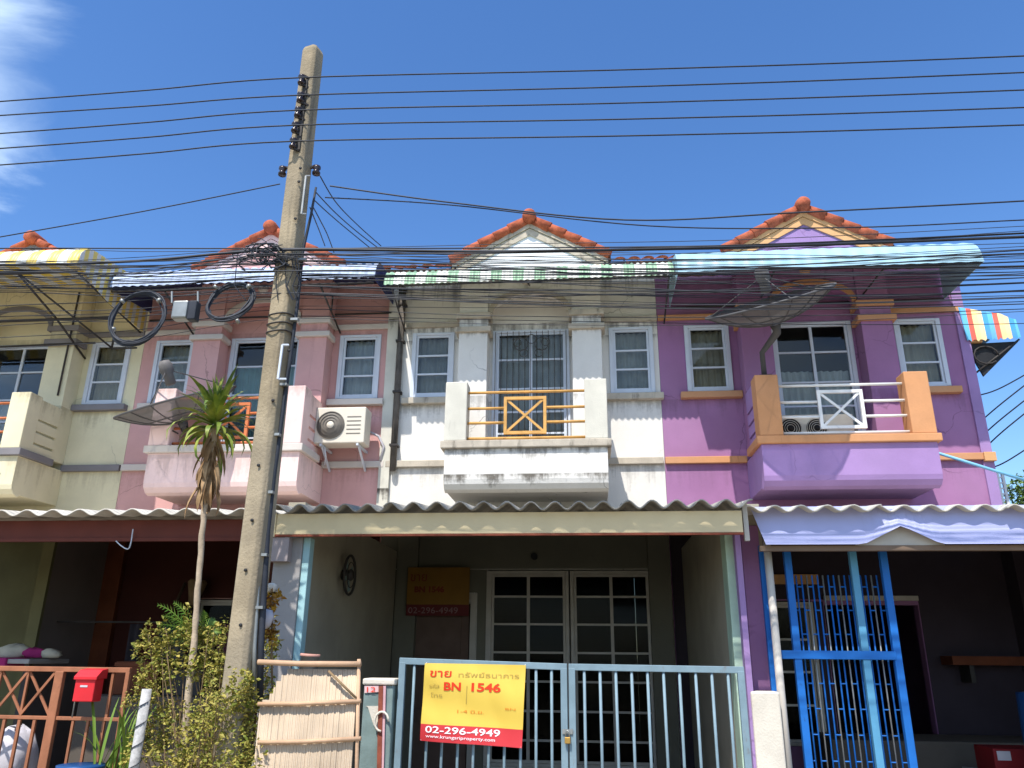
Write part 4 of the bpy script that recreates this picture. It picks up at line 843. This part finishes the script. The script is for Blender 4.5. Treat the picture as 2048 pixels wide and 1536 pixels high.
# brown steel fence of the pink house
FY = -4.12
fe = thing('steel_fence', 'brown steel fence panel with crossed bars at lower left', 'fence', (-2, FY, 0))
zr = at(0, 1336, FY).z; zm = at(0, 1432, FY).z; xr = at(262, 1340, FY).x; xp = at(112, 1400, FY).x
MB().bar((-3.9, FY, zr), (xr, FY, zr-.005), .04, .04).build('top_rail', brown_gate, fe, .004); MB().bar((-3.9, FY, zm), (xr, FY, zm-.01), .028, .03).build('mid_rail', brown_gate, fe, .004); MB().bar((-3.9, FY, .15), (xr, FY, .15), .03, .03).build('bottom_rail', brown_gate, fe)
MB().bar((xp, FY-.004, .05), (xp, FY-.004, zr-.02), .075, .045).build('post', brown_gate, fe, .006); MB().bar((xr-.015, FY-.003, .05), (xr-.015, FY-.003, zr-.02), .035, .035).build('post', brown_gate, fe, .005)
xs = [xp-.04-k*.245 for k in range(9)]
for k in range(0, 8, 1):
    a, b = xs[k+1], xs[k]
    MB().bar((a, FY-.006, zm+.012), (b, FY-.006, zr-.02), .02, .012).build('cross_bar', brown_gate, fe); MB().bar((a, FY+.008, zr-.02), (b, FY+.008, zm+.012), .02, .012).build('cross_bar', brown_gate, fe)
    if k: MB().bar((b, FY, zm+.012), (b, FY, zr-.02), .018).build('bar', brown_gate, fe)
k = 0
while xp-.15-k*.132 > -3.9: x = xp-.15-k*.132; MB().bar((x, FY, .16), (x, FY, zm-.012), .024, .02).build('bar', brown_gate, fe); k += 1
for px in (150, 180, 212): x = at(px-8, 1470, FY).x; MB().bar((x, FY, .16), (x, FY, zm-.012), .02).build('bar', brown_gate, fe)
x = at(222, 1380, FY).x; MB().bar((x, FY, zm), (x, FY, zr-.02), .022).build('bar', brown_gate, fe)
# mailbox
ml = thing('mailbox', 'red metal mailbox hung on the brown fence', 'mailbox', at(176, 1400, FY-.1))
m0, m1 = at(148, 1403, FY-.12), at(194, 1357, FY-.12)
MB().box(m0.x, m1.x+.01, FY-.15, FY-.03, m0.z, m1.z).build('box', red_p, ml, .008)
MB().prism([(FY-.165, m1.z-.01), (FY-.165, m1.z+.015), (FY-.1, m1.z+.065), (FY-.02, m1.z+.075), (FY-.02, m1.z-.002), (FY-.151, m1.z-.002)], m0.x-.01, m1.x+.025, 'x').build('lid', red_p, ml, .004)
MB().box(m0.x+.05, m1.x-.05, FY-.153, FY-.1505, m0.z+.11, m0.z+.125).build('label_strip', bag_w, ml); MB().tube([(m0.x-.005, FY-.1, m0.z-.12), (m0.x-.005, FY-.1, m1.z)], .006, 6).build('hanger', steel, ml)

# purple house's tall blue gate frame
QY = -3.4
bgx = thing('steel_gate', 'tall bright blue steel gate frame in the purple carport', 'gate', (4.9, QY, 0))
for px, m in ((1583, blue_p), (1716, M('blue_grey_gloss', srgb(88, 150, 186), .45, .08, 4, .03)), (1778, blue_p)):
    x = at(px, 1200, QY).x; MB().box(x-.031, x+.031, QY-.028, QY+.028, .1, 2.5).build('post', m, bgx, .006)
x0, x1 = at(1560, 1310, QY).x, at(1790, 1310, QY).x; zz = at(1650, 1310, QY).z
MB().box(x0, x1, QY-.036, QY+.02, zz-.035, zz+.035).build('rail', blue_p, bgx, .005); MB().box(x0, x1, QY-.034, QY+.02, .2, .26).build('rail', blue_p, bgx, .005)
xb0, xb1 = at(1612, 1300, QY+.05).x, at(1812, 1300, QY+.05).x
for k in range(17):
    x = xb0-.06+k*.046
    MB().tube([(x, QY+.07, .25), (x, QY+.07, 2.3)], .007, 6).build('bar', blue_p if k % 3 else steel, bgx)
    for j in range(10):
        if (j+k) % 2: continue
        z = .4+j*.2; MB().tube([(x, QY+.07, z), (x+.046, QY+.07, z)], .006, 5).build('cross_bar', blue_p, bgx)
wp = tag(MB().tube([Vector((at(1549, 1250, -3.5).x, -3.5, 2.6)), (at(1549, 1250, -3.5).x, -3.5, .1)], .034, 10).build('pipe_post', M('offwhite_pipe', srgb(206, 198, 188), .6, .08, 3, .05)), 'off-white pipe post at the left of the purple carport', 'post')
bx_ = at(1536, 1250, -3.4).x; tag(MB().box(bx_-.025, bx_+.025, -3.43, -3.38, .1, 2.55).build('steel_post', blue_p, None, .005), 'slim blue steel post beside the off-white pipe post', 'post')
gx = at(1567, 1420, -3.5).x; tag(MB().box(gx-.012, gx+.012, -3.52, -3.48, .1, 1.38).build('marker_strip', M('lime_paint', srgb(170, 190, 60), .6, .1, 5, 0), None, .003), 'lime green strip low behind the off-white pipe post', 'strip')
# things in the dark carports
rb = thing('box', 'dark red box with white label in the purple carport corner', 'box', at(2020, 1530, -2.2))
r0 = at(1985, 1497, -2.2); MB().box(r0.x, r0.x+.5, -2.2, -1.8, .6, r0.z).build('body', M('dark_red', srgb(130, 30, 34), .6, .1, 4, .05), rb, .01); MB().box(r0.x+.03, r0.x+.15, -2.206, -2.201, r0.z-.1, r0.z-.02).build('label_strip', bag_w, rb)
MB().box(r0.x-.1, r0.x+.6, -2.3, -1.7, .1, .599).build('stand', grey_plaster, rb)
dr = at(2048, 1385, -2.6); tag(MB().lathe([(0, .1), (.25, .1), (.26, .5), (.26, 1.0), (.25, dr.z), (0, dr.z)], (dr.x+.2, -2.6, 0), (0, 0, 1), 24).build('drum', blue_b), 'blue plastic drum at the right edge inside the purple carport', 'drum')
sh = at(1900, 1312, -.3); s2 = thing('shelf', 'pale shelf board on the dark back wall of the purple carport', 'shelf', (sh.x+.5, -.3, sh.z)); MB().box(sh.x, 7.9, -.35, -.02, sh.z-.1, sh.z).build('board', wood_dk, s2); MB().box(sh.x+.2, sh.x+.25, -.3, -.02, sh.z-.3, sh.z-.101).build('bracket', steel_dk, s2)
lp0 = at(1840, 1461, -.6); tag(MB().box(5.3, 7.9, -1.3, -.4, .1, lp0.z-.05).build('platform', floor_m, None, .02), 'low grey concrete platform at the back of the purple carport', 'platform')
wf = thing('wall_fan', 'round grey wall fan on the inner side wall of the white carport', 'fan', (.2, -2.1, 2.3))
from mathutils import Vector as V_
def atx(px, py, X):
    d = CF*FPX+CR*(px-1024)+CU*(768-py); return CAM+d*((X-CAM.x)/d.x)
wc = atx(696, 1150, .26)
MB().tube([wc+Vector((.02, .2*math.cos(a*.2618), .2*math.sin(a*.2618))) for a in range(24)], .014, 6, closed=True).build('guard_ring', steel_dk, wf)
for q in (.06, .13): MB().tube([wc+Vector((.03, q*math.cos(a*.2618), q*math.sin(a*.2618))) for a in range(24)], .005, 5, closed=True).build('guard_ring', steel_dk, wf)
for k in range(4):
    a = k*math.pi/2+.4; d = Vector((0, math.cos(a), math.sin(a))); e = Vector((.03, -math.sin(a), math.cos(a)))
    MB().add([wc+d*.03, wc+d*.17-e*.05, wc+d*.18+e*.05, wc+d*.04+e*.03], [(0, 1, 2, 3)]).build('blade', teal_old, wf)
MB().lathe([(0, .05), (.05, .05), (.055, -.06), (0, -.06)], wc, (1, 0, 0), 14).build('motor', steel_dk, wf)
# clutter behind the brown fence
tb = thing('table', 'cluttered grey table with a magenta cloth behind the brown fence', 'table', (-3.0, -2.6, .1))
t0 = at(95, 1318, -1.9); MB().box(-3.95, t0.x, -2.2, -1.5, t0.z-.05, t0.z).build('tabletop', grey_plaster, tb, .01); MB().box(-3.94, t0.x-.25, -2.23, -1.8, t0.z-.12, t0.z+.012).build('cloth', magenta, tb, .02)
for x in (-3.9, t0.x-.08): MB().box(x, x+.05, -2.15, -2.1, .1, t0.z-.05).build('leg', steel_dk, tb)
bg_ = thing('laundry_bag', 'white and pink stuffed sack behind the brown fence bars', 'sack', at(35, 1500, -3.7))
c0 = at(30, 1488, -3.7); vs = []; 
mbb = MB().lathe([(0, .18), (.05, .17), (.12, .13), (.17, .02), (.18, -.1), (.15, -.22), (0, -.25)], c0, (0, 0, 1), 14); rr = random.Random(4)
mbb.v = [(a+rr.uniform(-.035, .035), b+rr.uniform(-.03, .03), c*1.0+rr.uniform(-.03, .03)-.04) for a, b, c in mbb.v]; mbb.build('sack', bag_w, bg_)
MB().box(c0.x-.16, c0.x+.16, -3.85, -3.55, .3, c0.z-.2).build('teal_tub', teal_b, bg_, .03)
gr = tag(MB().box(-2.6, -.9, -2.3, -1.9, .1, 1.16).build('counter', floor_m, None, .02), 'grey concrete counter in shade behind the brown fence', 'counter')
bt_ = at(150, 1532, -4.35); tag(MB().lathe([(0, .05), (.12, .05), (.16, bt_.z-.02), (.175, bt_.z-.01), (.175, bt_.z+.01), (0, bt_.z+.005)], (bt_.x+.05, -4.35, 0), (0, 0, 1), 20).build('tub', blue_b), 'blue plastic tub at the bottom edge below the mailbox', 'tub')

ck = thing('clothes_rail', 'dark clothes hanging on a rail in the shaded left bay', 'clothes', (-3.2, -1.0, 1.9))
MB().tube([(-3.9, -1.0, 1.95), (-1.2, -1.0, 1.95)], .012, 6).build('rail', steel_dk, ck)
for k in range(9):
    x_ = -2.9+k*.19+random.uniform(-.03, .03); wd_ = random.uniform(.14, .22); l_ = random.uniform(.45, .75); m4 = drape(x_, x_+wd_, 1.93-l_, 1.93, -1.0, .03, .1)
    m4.build('garment', M('garment_%d' % k, srgb(*[(58, 54, 60), (84, 40, 40), (46, 56, 74), (92, 88, 84), (40, 40, 44), (70, 62, 46), (96, 50, 66), (50, 66, 58), (64, 60, 70)][k]), .95, .15, 8, .1), ck)
lad = thing('leaning_poles', 'bundle of dark poles and a broom leaning in the dark left bay', 'poles', (-2.9, -.5, .1))
for k, (xa, xb, h_) in enumerate(((-3.2, -2.75, 2.5), (-3.1, -2.55, 2.35), (-2.95, -2.5, 2.45), (-3.05, -2.9, 2.1))): MB().tube([(xa, -.75-k*.05, .1), (xb, -.12, h_)], .022, 6).build('pole', M('pole_wood_%d' % k, srgb(92-k*8, 76-k*6, 62-k*6), .8, .2, 6, .1), lad)
MB().lathe([(0, 0), (.05, 0), (.13, .3), (.1, .34), (0, .34)], (-2.56, -.2, 2.2), (.1, 0, 1), 12).build('broom_head', twig, lad)
for k, (px, py, sz, mt_, lb) in enumerate(((28, 1312, .13, curtain_b, 'pale bundle at the left end of the cluttered table'), (70, 1300, .1, magenta, 'small magenta bundle on the cluttered table'), (100, 1310, .09, curtain_b, 'beige packet at the right of the cluttered table'))):
    p_ = at(px, py, -1.85); rq = random.Random(k); m3 = MB().lathe([(0, 1), (.5, .9), (.95, .4), (1, -.3), (.8, -.8), (0, -.85)], (0, 0, 0), (0, 0, 1), 11)
    m3.v = [(p_.x+a*sz*1.5*rq.uniform(.65, 1.2), p_.y+b*sz*rq.uniform(.65, 1.2), t0.z+.01+(c+.85)*sz*.6*rq.uniform(.85, 1.1)) for a, b, c in m3.v]; tag(m3.build('cloth_bundle', mt_), lb, 'bundle')
for k, (x_, y_, w_, z_0, z_1, mt_, lb) in enumerate(((-2.4, -1.85, .5, 1.16, 1.5, wood_dk, 'brown carton on the shaded counter'), (-1.8, -1.9, .42, 1.16, 1.42, steel_dk, 'dark grey crate on the shaded counter'))):
    bo = thing('carton' if k == 0 else 'crate', lb, 'box', (x_, y_, z_0)); MB().box(x_, x_+w_, y_-.2, y_+.15, z_0+.001, z_1).build('body', mt_, bo, .01); MB().box(x_-.01, x_+w_+.01, y_-.21, y_+.16, z_1-.05, z_1-.01).build('rim', mt_, bo, .004)
# ---------------------------------------------------------------- plants
def strap_leaf(L, w, droop, n=6, fold=.25):
    vs = []; fs = []; x = 0; z = 0; a = 0
    for i in range(n+1):
        t = i/n; ww = w*math.sin(math.pi*min(1, .12+t*.88))**.7*(1 if t < .98 else .1); a = -droop*t*t*1.3
        vs += [(x, -ww, z+ww*fold), (x, 0, z), (x, ww, z+ww*fold)]; x += L/n*math.cos(a); z += L/n*math.sin(a)
    for i in range(n): fs += [(3*i, 3*i+1, 3*i+4, 3*i+3), (3*i+1, 3*i+2, 3*i+5, 3*i+4)]
    return MB().add(vs, fs, True)
DY = -4.72
dr_ = thing('dracaena', 'tall thin dracaena with spiky green crown and dead hanging leaves', 'plant', (at(385, 1350, DY).x, DY, 0))
tp = [Vector((at(380, 1450, DY).x, DY, 0)), at(387, 1300, DY), at(396, 1180, DY), at(404, 1070, DY), at(412, 985, DY), at(424, 900, DY), at(432, 840, DY)]
tpp = []; trr = []
for i in range(len(tp)-1):
    for k in range(6): tpp.append(tp[i].lerp(tp[i+1], k/6)+Vector((random.uniform(-.004, .004), random.uniform(-.004, .004), 0))); trr.append(.0235+random.uniform(-.0025, .003)+(.005 if i == 0 else 0))
tpp.append(tp[-1]); trr.append(.022)
MB().tube(tpp, trr, 10).build('trunk', bark, dr_)
lm = [strap_leaf(.5, .021, d).mesh('leaf') for d in (.25, .7, 1.25, 2.0)]
top = tp[-1]; rr = random.Random(5)
for k in range(84):
    t = k/84; o = link('leaf', lm[min(3, int(t*3.0+rr.random()*1.4))], dra_m, dr_)
    el = rad(82-100*t+rr.uniform(-16, 16)); o.location = top+Vector((0, 0, .03-.12*t))-ORG[dr_]; s_ = rr.uniform(.55, 1.1)*(0.8 if t < .12 else 1)
    o.rotation_euler = (rr.uniform(-.2, .2), -el, k*2.39996+rr.uniform(-.2, .2)); o.scale = (s_, rr.uniform(.8, 1.2), s_)
dm = [strap_leaf(.4, .022, d, fold=.6).mesh('dead_leaf') for d in (.5, 1.0)]
for k in range(80):
    t = rr.random(); o = link('dead_leaf', dm[k % 2], dra_dead, dr_); p = tp[-1].lerp(tp[4], .12+.72*t)
    o.location = p-ORG[dr_]; o.rotation_euler = (rr.uniform(-.5, .5), rad(rr.uniform(52, 84)), rr.uniform(0, 6.28)); s_ = rr.uniform(.5, 1.0); o.scale = (s_, rr.uniform(.7, 1.3), s_)

def leaf_cloud(blobs, n, size, seed, mat_name, flat=.5):
    """many leaf-sized faces spread in and on irregular clumps"""
    r = random.Random(seed); mb = MB()
    for _ in range(n):
        c, rx, ry, rz = r.choices(blobs, [b[1]*b[3] for b in blobs])[0]
        d = Vector((r.gauss(0, 1), r.gauss(0, 1), r.gauss(0, 1))).normalized(); q = r.random()**.42
        p = Vector(c)+Vector((d.x*rx*q, d.y*ry*q, d.z*rz*q))
        u = Vector((r.gauss(0, 1), r.gauss(0, 1), r.gauss(0, flat))).normalized(); w = u.orthogonal().normalized(); w.rotate(Matrix.Rotation(r.random()*6.28, 3, u))
        s = size*r.uniform(.5, 1.25); v = u.cross(w)*.12*s
        mb.add([p, p+u*s*.5+w*s*.3+v, p+u*s, p+u*s*.5-w*s*.3+v], [(0, 1, 2, 3)])
    return mb
SY = -4.75
shb = thing('shrub', 'large yellow-green leafy shrub at the foot of the concrete pole', 'shrub', (at(420, 1500, SY).x, SY, 0))
def bl(px, py, r, dy=0, k=1.0): p = at(px, py, SY+dy); return ((p.x, SY+dy, p.z), r, r*.8, r*k)
blobs = [bl(330, 1340, .17), bl(400, 1325, .16, .05), bl(455, 1345, .13, .1), bl(330, 1440, .2), bl(430, 1430, .22, -.35), bl(500, 1430, .15, -.3), bl(380, 1510, .24, -.2), bl(470, 1520, .24, -.4), bl(545, 1500, .11, -.2), bl(310, 1290, .1), bl(365, 1270, .1, .1), bl(430, 1285, .1, .15), bl(510, 1350, .1, .15), bl(295, 1390, .12), bl(350, 1600, .28, -.2), bl(450, 1610, .3, -.4), bl(545, 1420, .08, -.1), bl(530, 1300, .07, .25), bl(280, 1500, .12), bl(470, 1400, .12, -.45), bl(525, 1230, .05, .3), bl(540, 1580, .16, -.2)]
rb_ = random.Random(31); big = list(blobs)
blobs = [(c_, a_*.9, b_*.85, d_*.9) for c_, a_, b_, d_ in big]
for _ in range(190):   # straggling tufts on the outside
    c_, a_, b_, d_ = rb_.choice(big); v_ = Vector((rb_.gauss(0, 1), rb_.gauss(0, .7), rb_.gauss(.3, 1))).normalized(); r_ = rb_.uniform(.02, .055)
    blobs.append(((c_[0]+v_.x*a_*rb_.uniform(.95, 1.5), c_[1]+v_.y*b_*1.15, c_[2]+v_.z*d_*rb_.uniform(.95, 1.5)), r_*.8, r_*.8, r_*rb_.uniform(.8, 2.6)))
mb_ = leaf_cloud(blobs, 11000, .025, 3, 'shrub'); m2_ = leaf_cloud(blobs, 5000, .042, 4, 'shrub'); mb_.add(m2_.v, m2_.f)
cr_ = mb_.build('foliage', leaf_m, shb); cr_['kind'] = 'stuff'; blobs = big+blobs[len(big)::3]
rr = random.Random(9)
base = Vector((at(430, 1500, SY).x, SY, 0))
for b in blobs:
    for q in range(1):
        e = Vector(b[0])+Vector((rr.uniform(-1, 1)*b[1], rr.uniform(-.5, .5)*b[1], rr.uniform(-.2, .9)*b[1])); m_ = base.lerp(e, .5)+Vector((rr.uniform(-.1, .1), rr.uniform(-.05, .05), .05))
        MB().tube([base+Vector((rr.uniform(-.12, .12), rr.uniform(-.08, .08), 0)), m_, e], [.007, .0045, .002], 5).build('stem', twig, shb)
# arching fronds behind the shrub
fn = thing('fern', 'arching green fern fronds above the shrub left of the pole', 'fern', (at(390, 1290, -4.6).x, -4.6, .3))
fb = at(398, 1290, -4.6)
for k, (ex, ey) in enumerate(((318, 1210), (330, 1232), (318, 1250), (350, 1206), (428, 1240), (445, 1262), (335, 1285), (410, 1225))):
    e = at(ex, ey, -4.6-.1*math.sin(k)); m_ = fb.lerp(e, .55)+Vector((0, 0, .09)); mbf = MB(); pr_ = None
    P = [fb*(1-t)**2+m_*2*t*(1-t)+e*t*t for t in [i/12 for i in range(13)]]
    mbf.tube(P, .003, 4)
    for i in range(2, 13):
        d = (P[i]-P[i-1]).normalized(); s_ = Vector((0, 1, 0)).cross(d).normalized()
        for sg in (-1, 1):
            ln = .075*(1-abs(i-6)/9); tip = P[i]+(s_*sg*.7+d*.7+Vector((0, -.25*sg, -.2))).normalized()*ln
            mbf.add([P[i]-d*.008, P[i]+d*.01, tip], [(0, 1, 2)])
    mbf.build('frond', leaf_g, fn)
gs = thing('grass_plant', 'upright narrow green blades behind the right end of the brown fence', 'plant', (at(240, 1480, -4.25).x, -4.25, 0))
gm = [strap_leaf(.7, .012, d).mesh('blade') for d in (.3, .8)]
for k in range(26):
    o = link('blade', gm[k % 2], leaf_g, gs); o.location = Vector((rr.uniform(-.16, .13), rr.uniform(-.08, .06), .55+rr.uniform(-.1, .2))); o.rotation_euler = (rr.uniform(-.2, .2), -rad(rr.uniform(62, 92)), rr.uniform(0, 6.28)); s_ = rr.uniform(.6, 1.25); o.scale = (s_, 1, s_)
MB().lathe([(0, .0), (.12, 0), (.16, .3), (.17, .32), (0, .32)], (at(240, 1480, -4.25).x, -4.25, .1), (0, 0, 1), 16).build('pot', wood_dk, gs)
MB().tube([(at(240, 1480, -4.25).x, -4.25, .4), (at(240, 1480, -4.25).x, -4.25, .6)], .02, 6).build('stem', leaf_g, gs)
wpst = thing('wrapped_post', 'white wrapped post with dark slanting cord beside the shrub', 'post', (at(280, 1500, -4.62).x, -4.62, 0))
wx_ = at(281, 1450, -4.95); wx_ = Vector((wx_.x, -4.95, wx_.z)); zt3 = at(283, 1378, -4.95).z
MB().tube([(wx_.x-.01, -4.95, 0), (wx_.x, -4.95, zt3*.6), (wx_.x+.008, -4.95, zt3)], [.038, .037, .034], 12).build('wrapping', M('netting_wrap', srgb(176, 174, 172), .8, .2, 30, .3, stain=srgb(110, 112, 110), amt=.35, ssc=(30, 30, 30)), wpst)
hel = [(wx_.x+.039*math.cos(t*.5), -4.95+.039*math.sin(t*.5), .35+t*.0105) for t in range(int((zt3-.38)/.0105))]
MB().tube(hel, .004, 4).build('cord', rubber, wpst)
# small plant and bag tied to the right of the pole
cp = thing('tied_plant', 'small red and yellow croton plant tied right of the pole', 'plant', at(545, 1290, -4.7))
cb_ = [((at(542, 1200, -4.7).x, -4.7, at(542, 1200, -4.7).z), .04, .04, .1), ((at(552, 1190, -4.7).x, -4.7, at(552, 1190, -4.7).z), .04, .04, .05), ((at(540, 1260, -4.7).x, -4.7, at(540, 1260, -4.7).z), .05, .05, .12)]
f_ = leaf_cloud(cb_, 240, .05, 21, 'croton').build('foliage', M('croton_leaf', srgb(120, 70, 34), .6, .3, 9, 0, island=srgb(190, 150, 50)), cp); f_['kind'] = 'stuff'
MB().tube([at(545, 1400, -4.7), at(543, 1280, -4.7), at(546, 1180, -4.7)], .008, 6).build('stem', twig, cp); p = at(543, 1176, -4.7); MB().lathe([(0, -.03), (.035, -.03), (.04, .02), (.02, .035), (0, .035)], p, (0, .1, 1), 10).build('tie_cloth', plaster_post, cp)
bgp = at(534, 1236, -4.85); rr = random.Random(2); mbb = MB().lathe([(0, .06), (.025, .055), (.05, .02), (.045, -.04), (.02, -.07), (0, -.075)], bgp, (.2, 0, 1), 10); mbb.v = [(a+rr.uniform(-.008, .008), b+rr.uniform(-.008, .008), c+rr.uniform(-.008, .008)) for a, b, c in mbb.v]
tag(mbb.build('plastic_bag', bag_w), 'crumpled white plastic bag tied low on the pole', 'bag')
# far tree at the right edge
ft = thing('tree', 'green treetop far beyond the purple house at the right edge', 'tree', (at(2060, 1000, 12).x, 12, 0))
tb_ = at(2065, 985, 12); blobs = [((tb_.x+dx, 12+dy, tb_.z+dz), r, r, r*.8) for dx, dy, dz, r in ((0, 0, 0, .7), (-.25, .2, -.5, .6), (.7, .3, .1, .9), (1.5, 0, -.2, 1.0), (.4, .2, -.9, 1.0))]
f_ = leaf_cloud(blobs, 5000, .13, 8, 'tree').build('crown', tree_leaf, ft); f_['kind'] = 'stuff'
MB().tube([(tb_.x+.6, 12, 0), (tb_.x+.55, 12, tb_.z*.6), (tb_.x+.5, 12, tb_.z-.3)], [.18, .14, .08], 10).build('trunk', bark, ft)
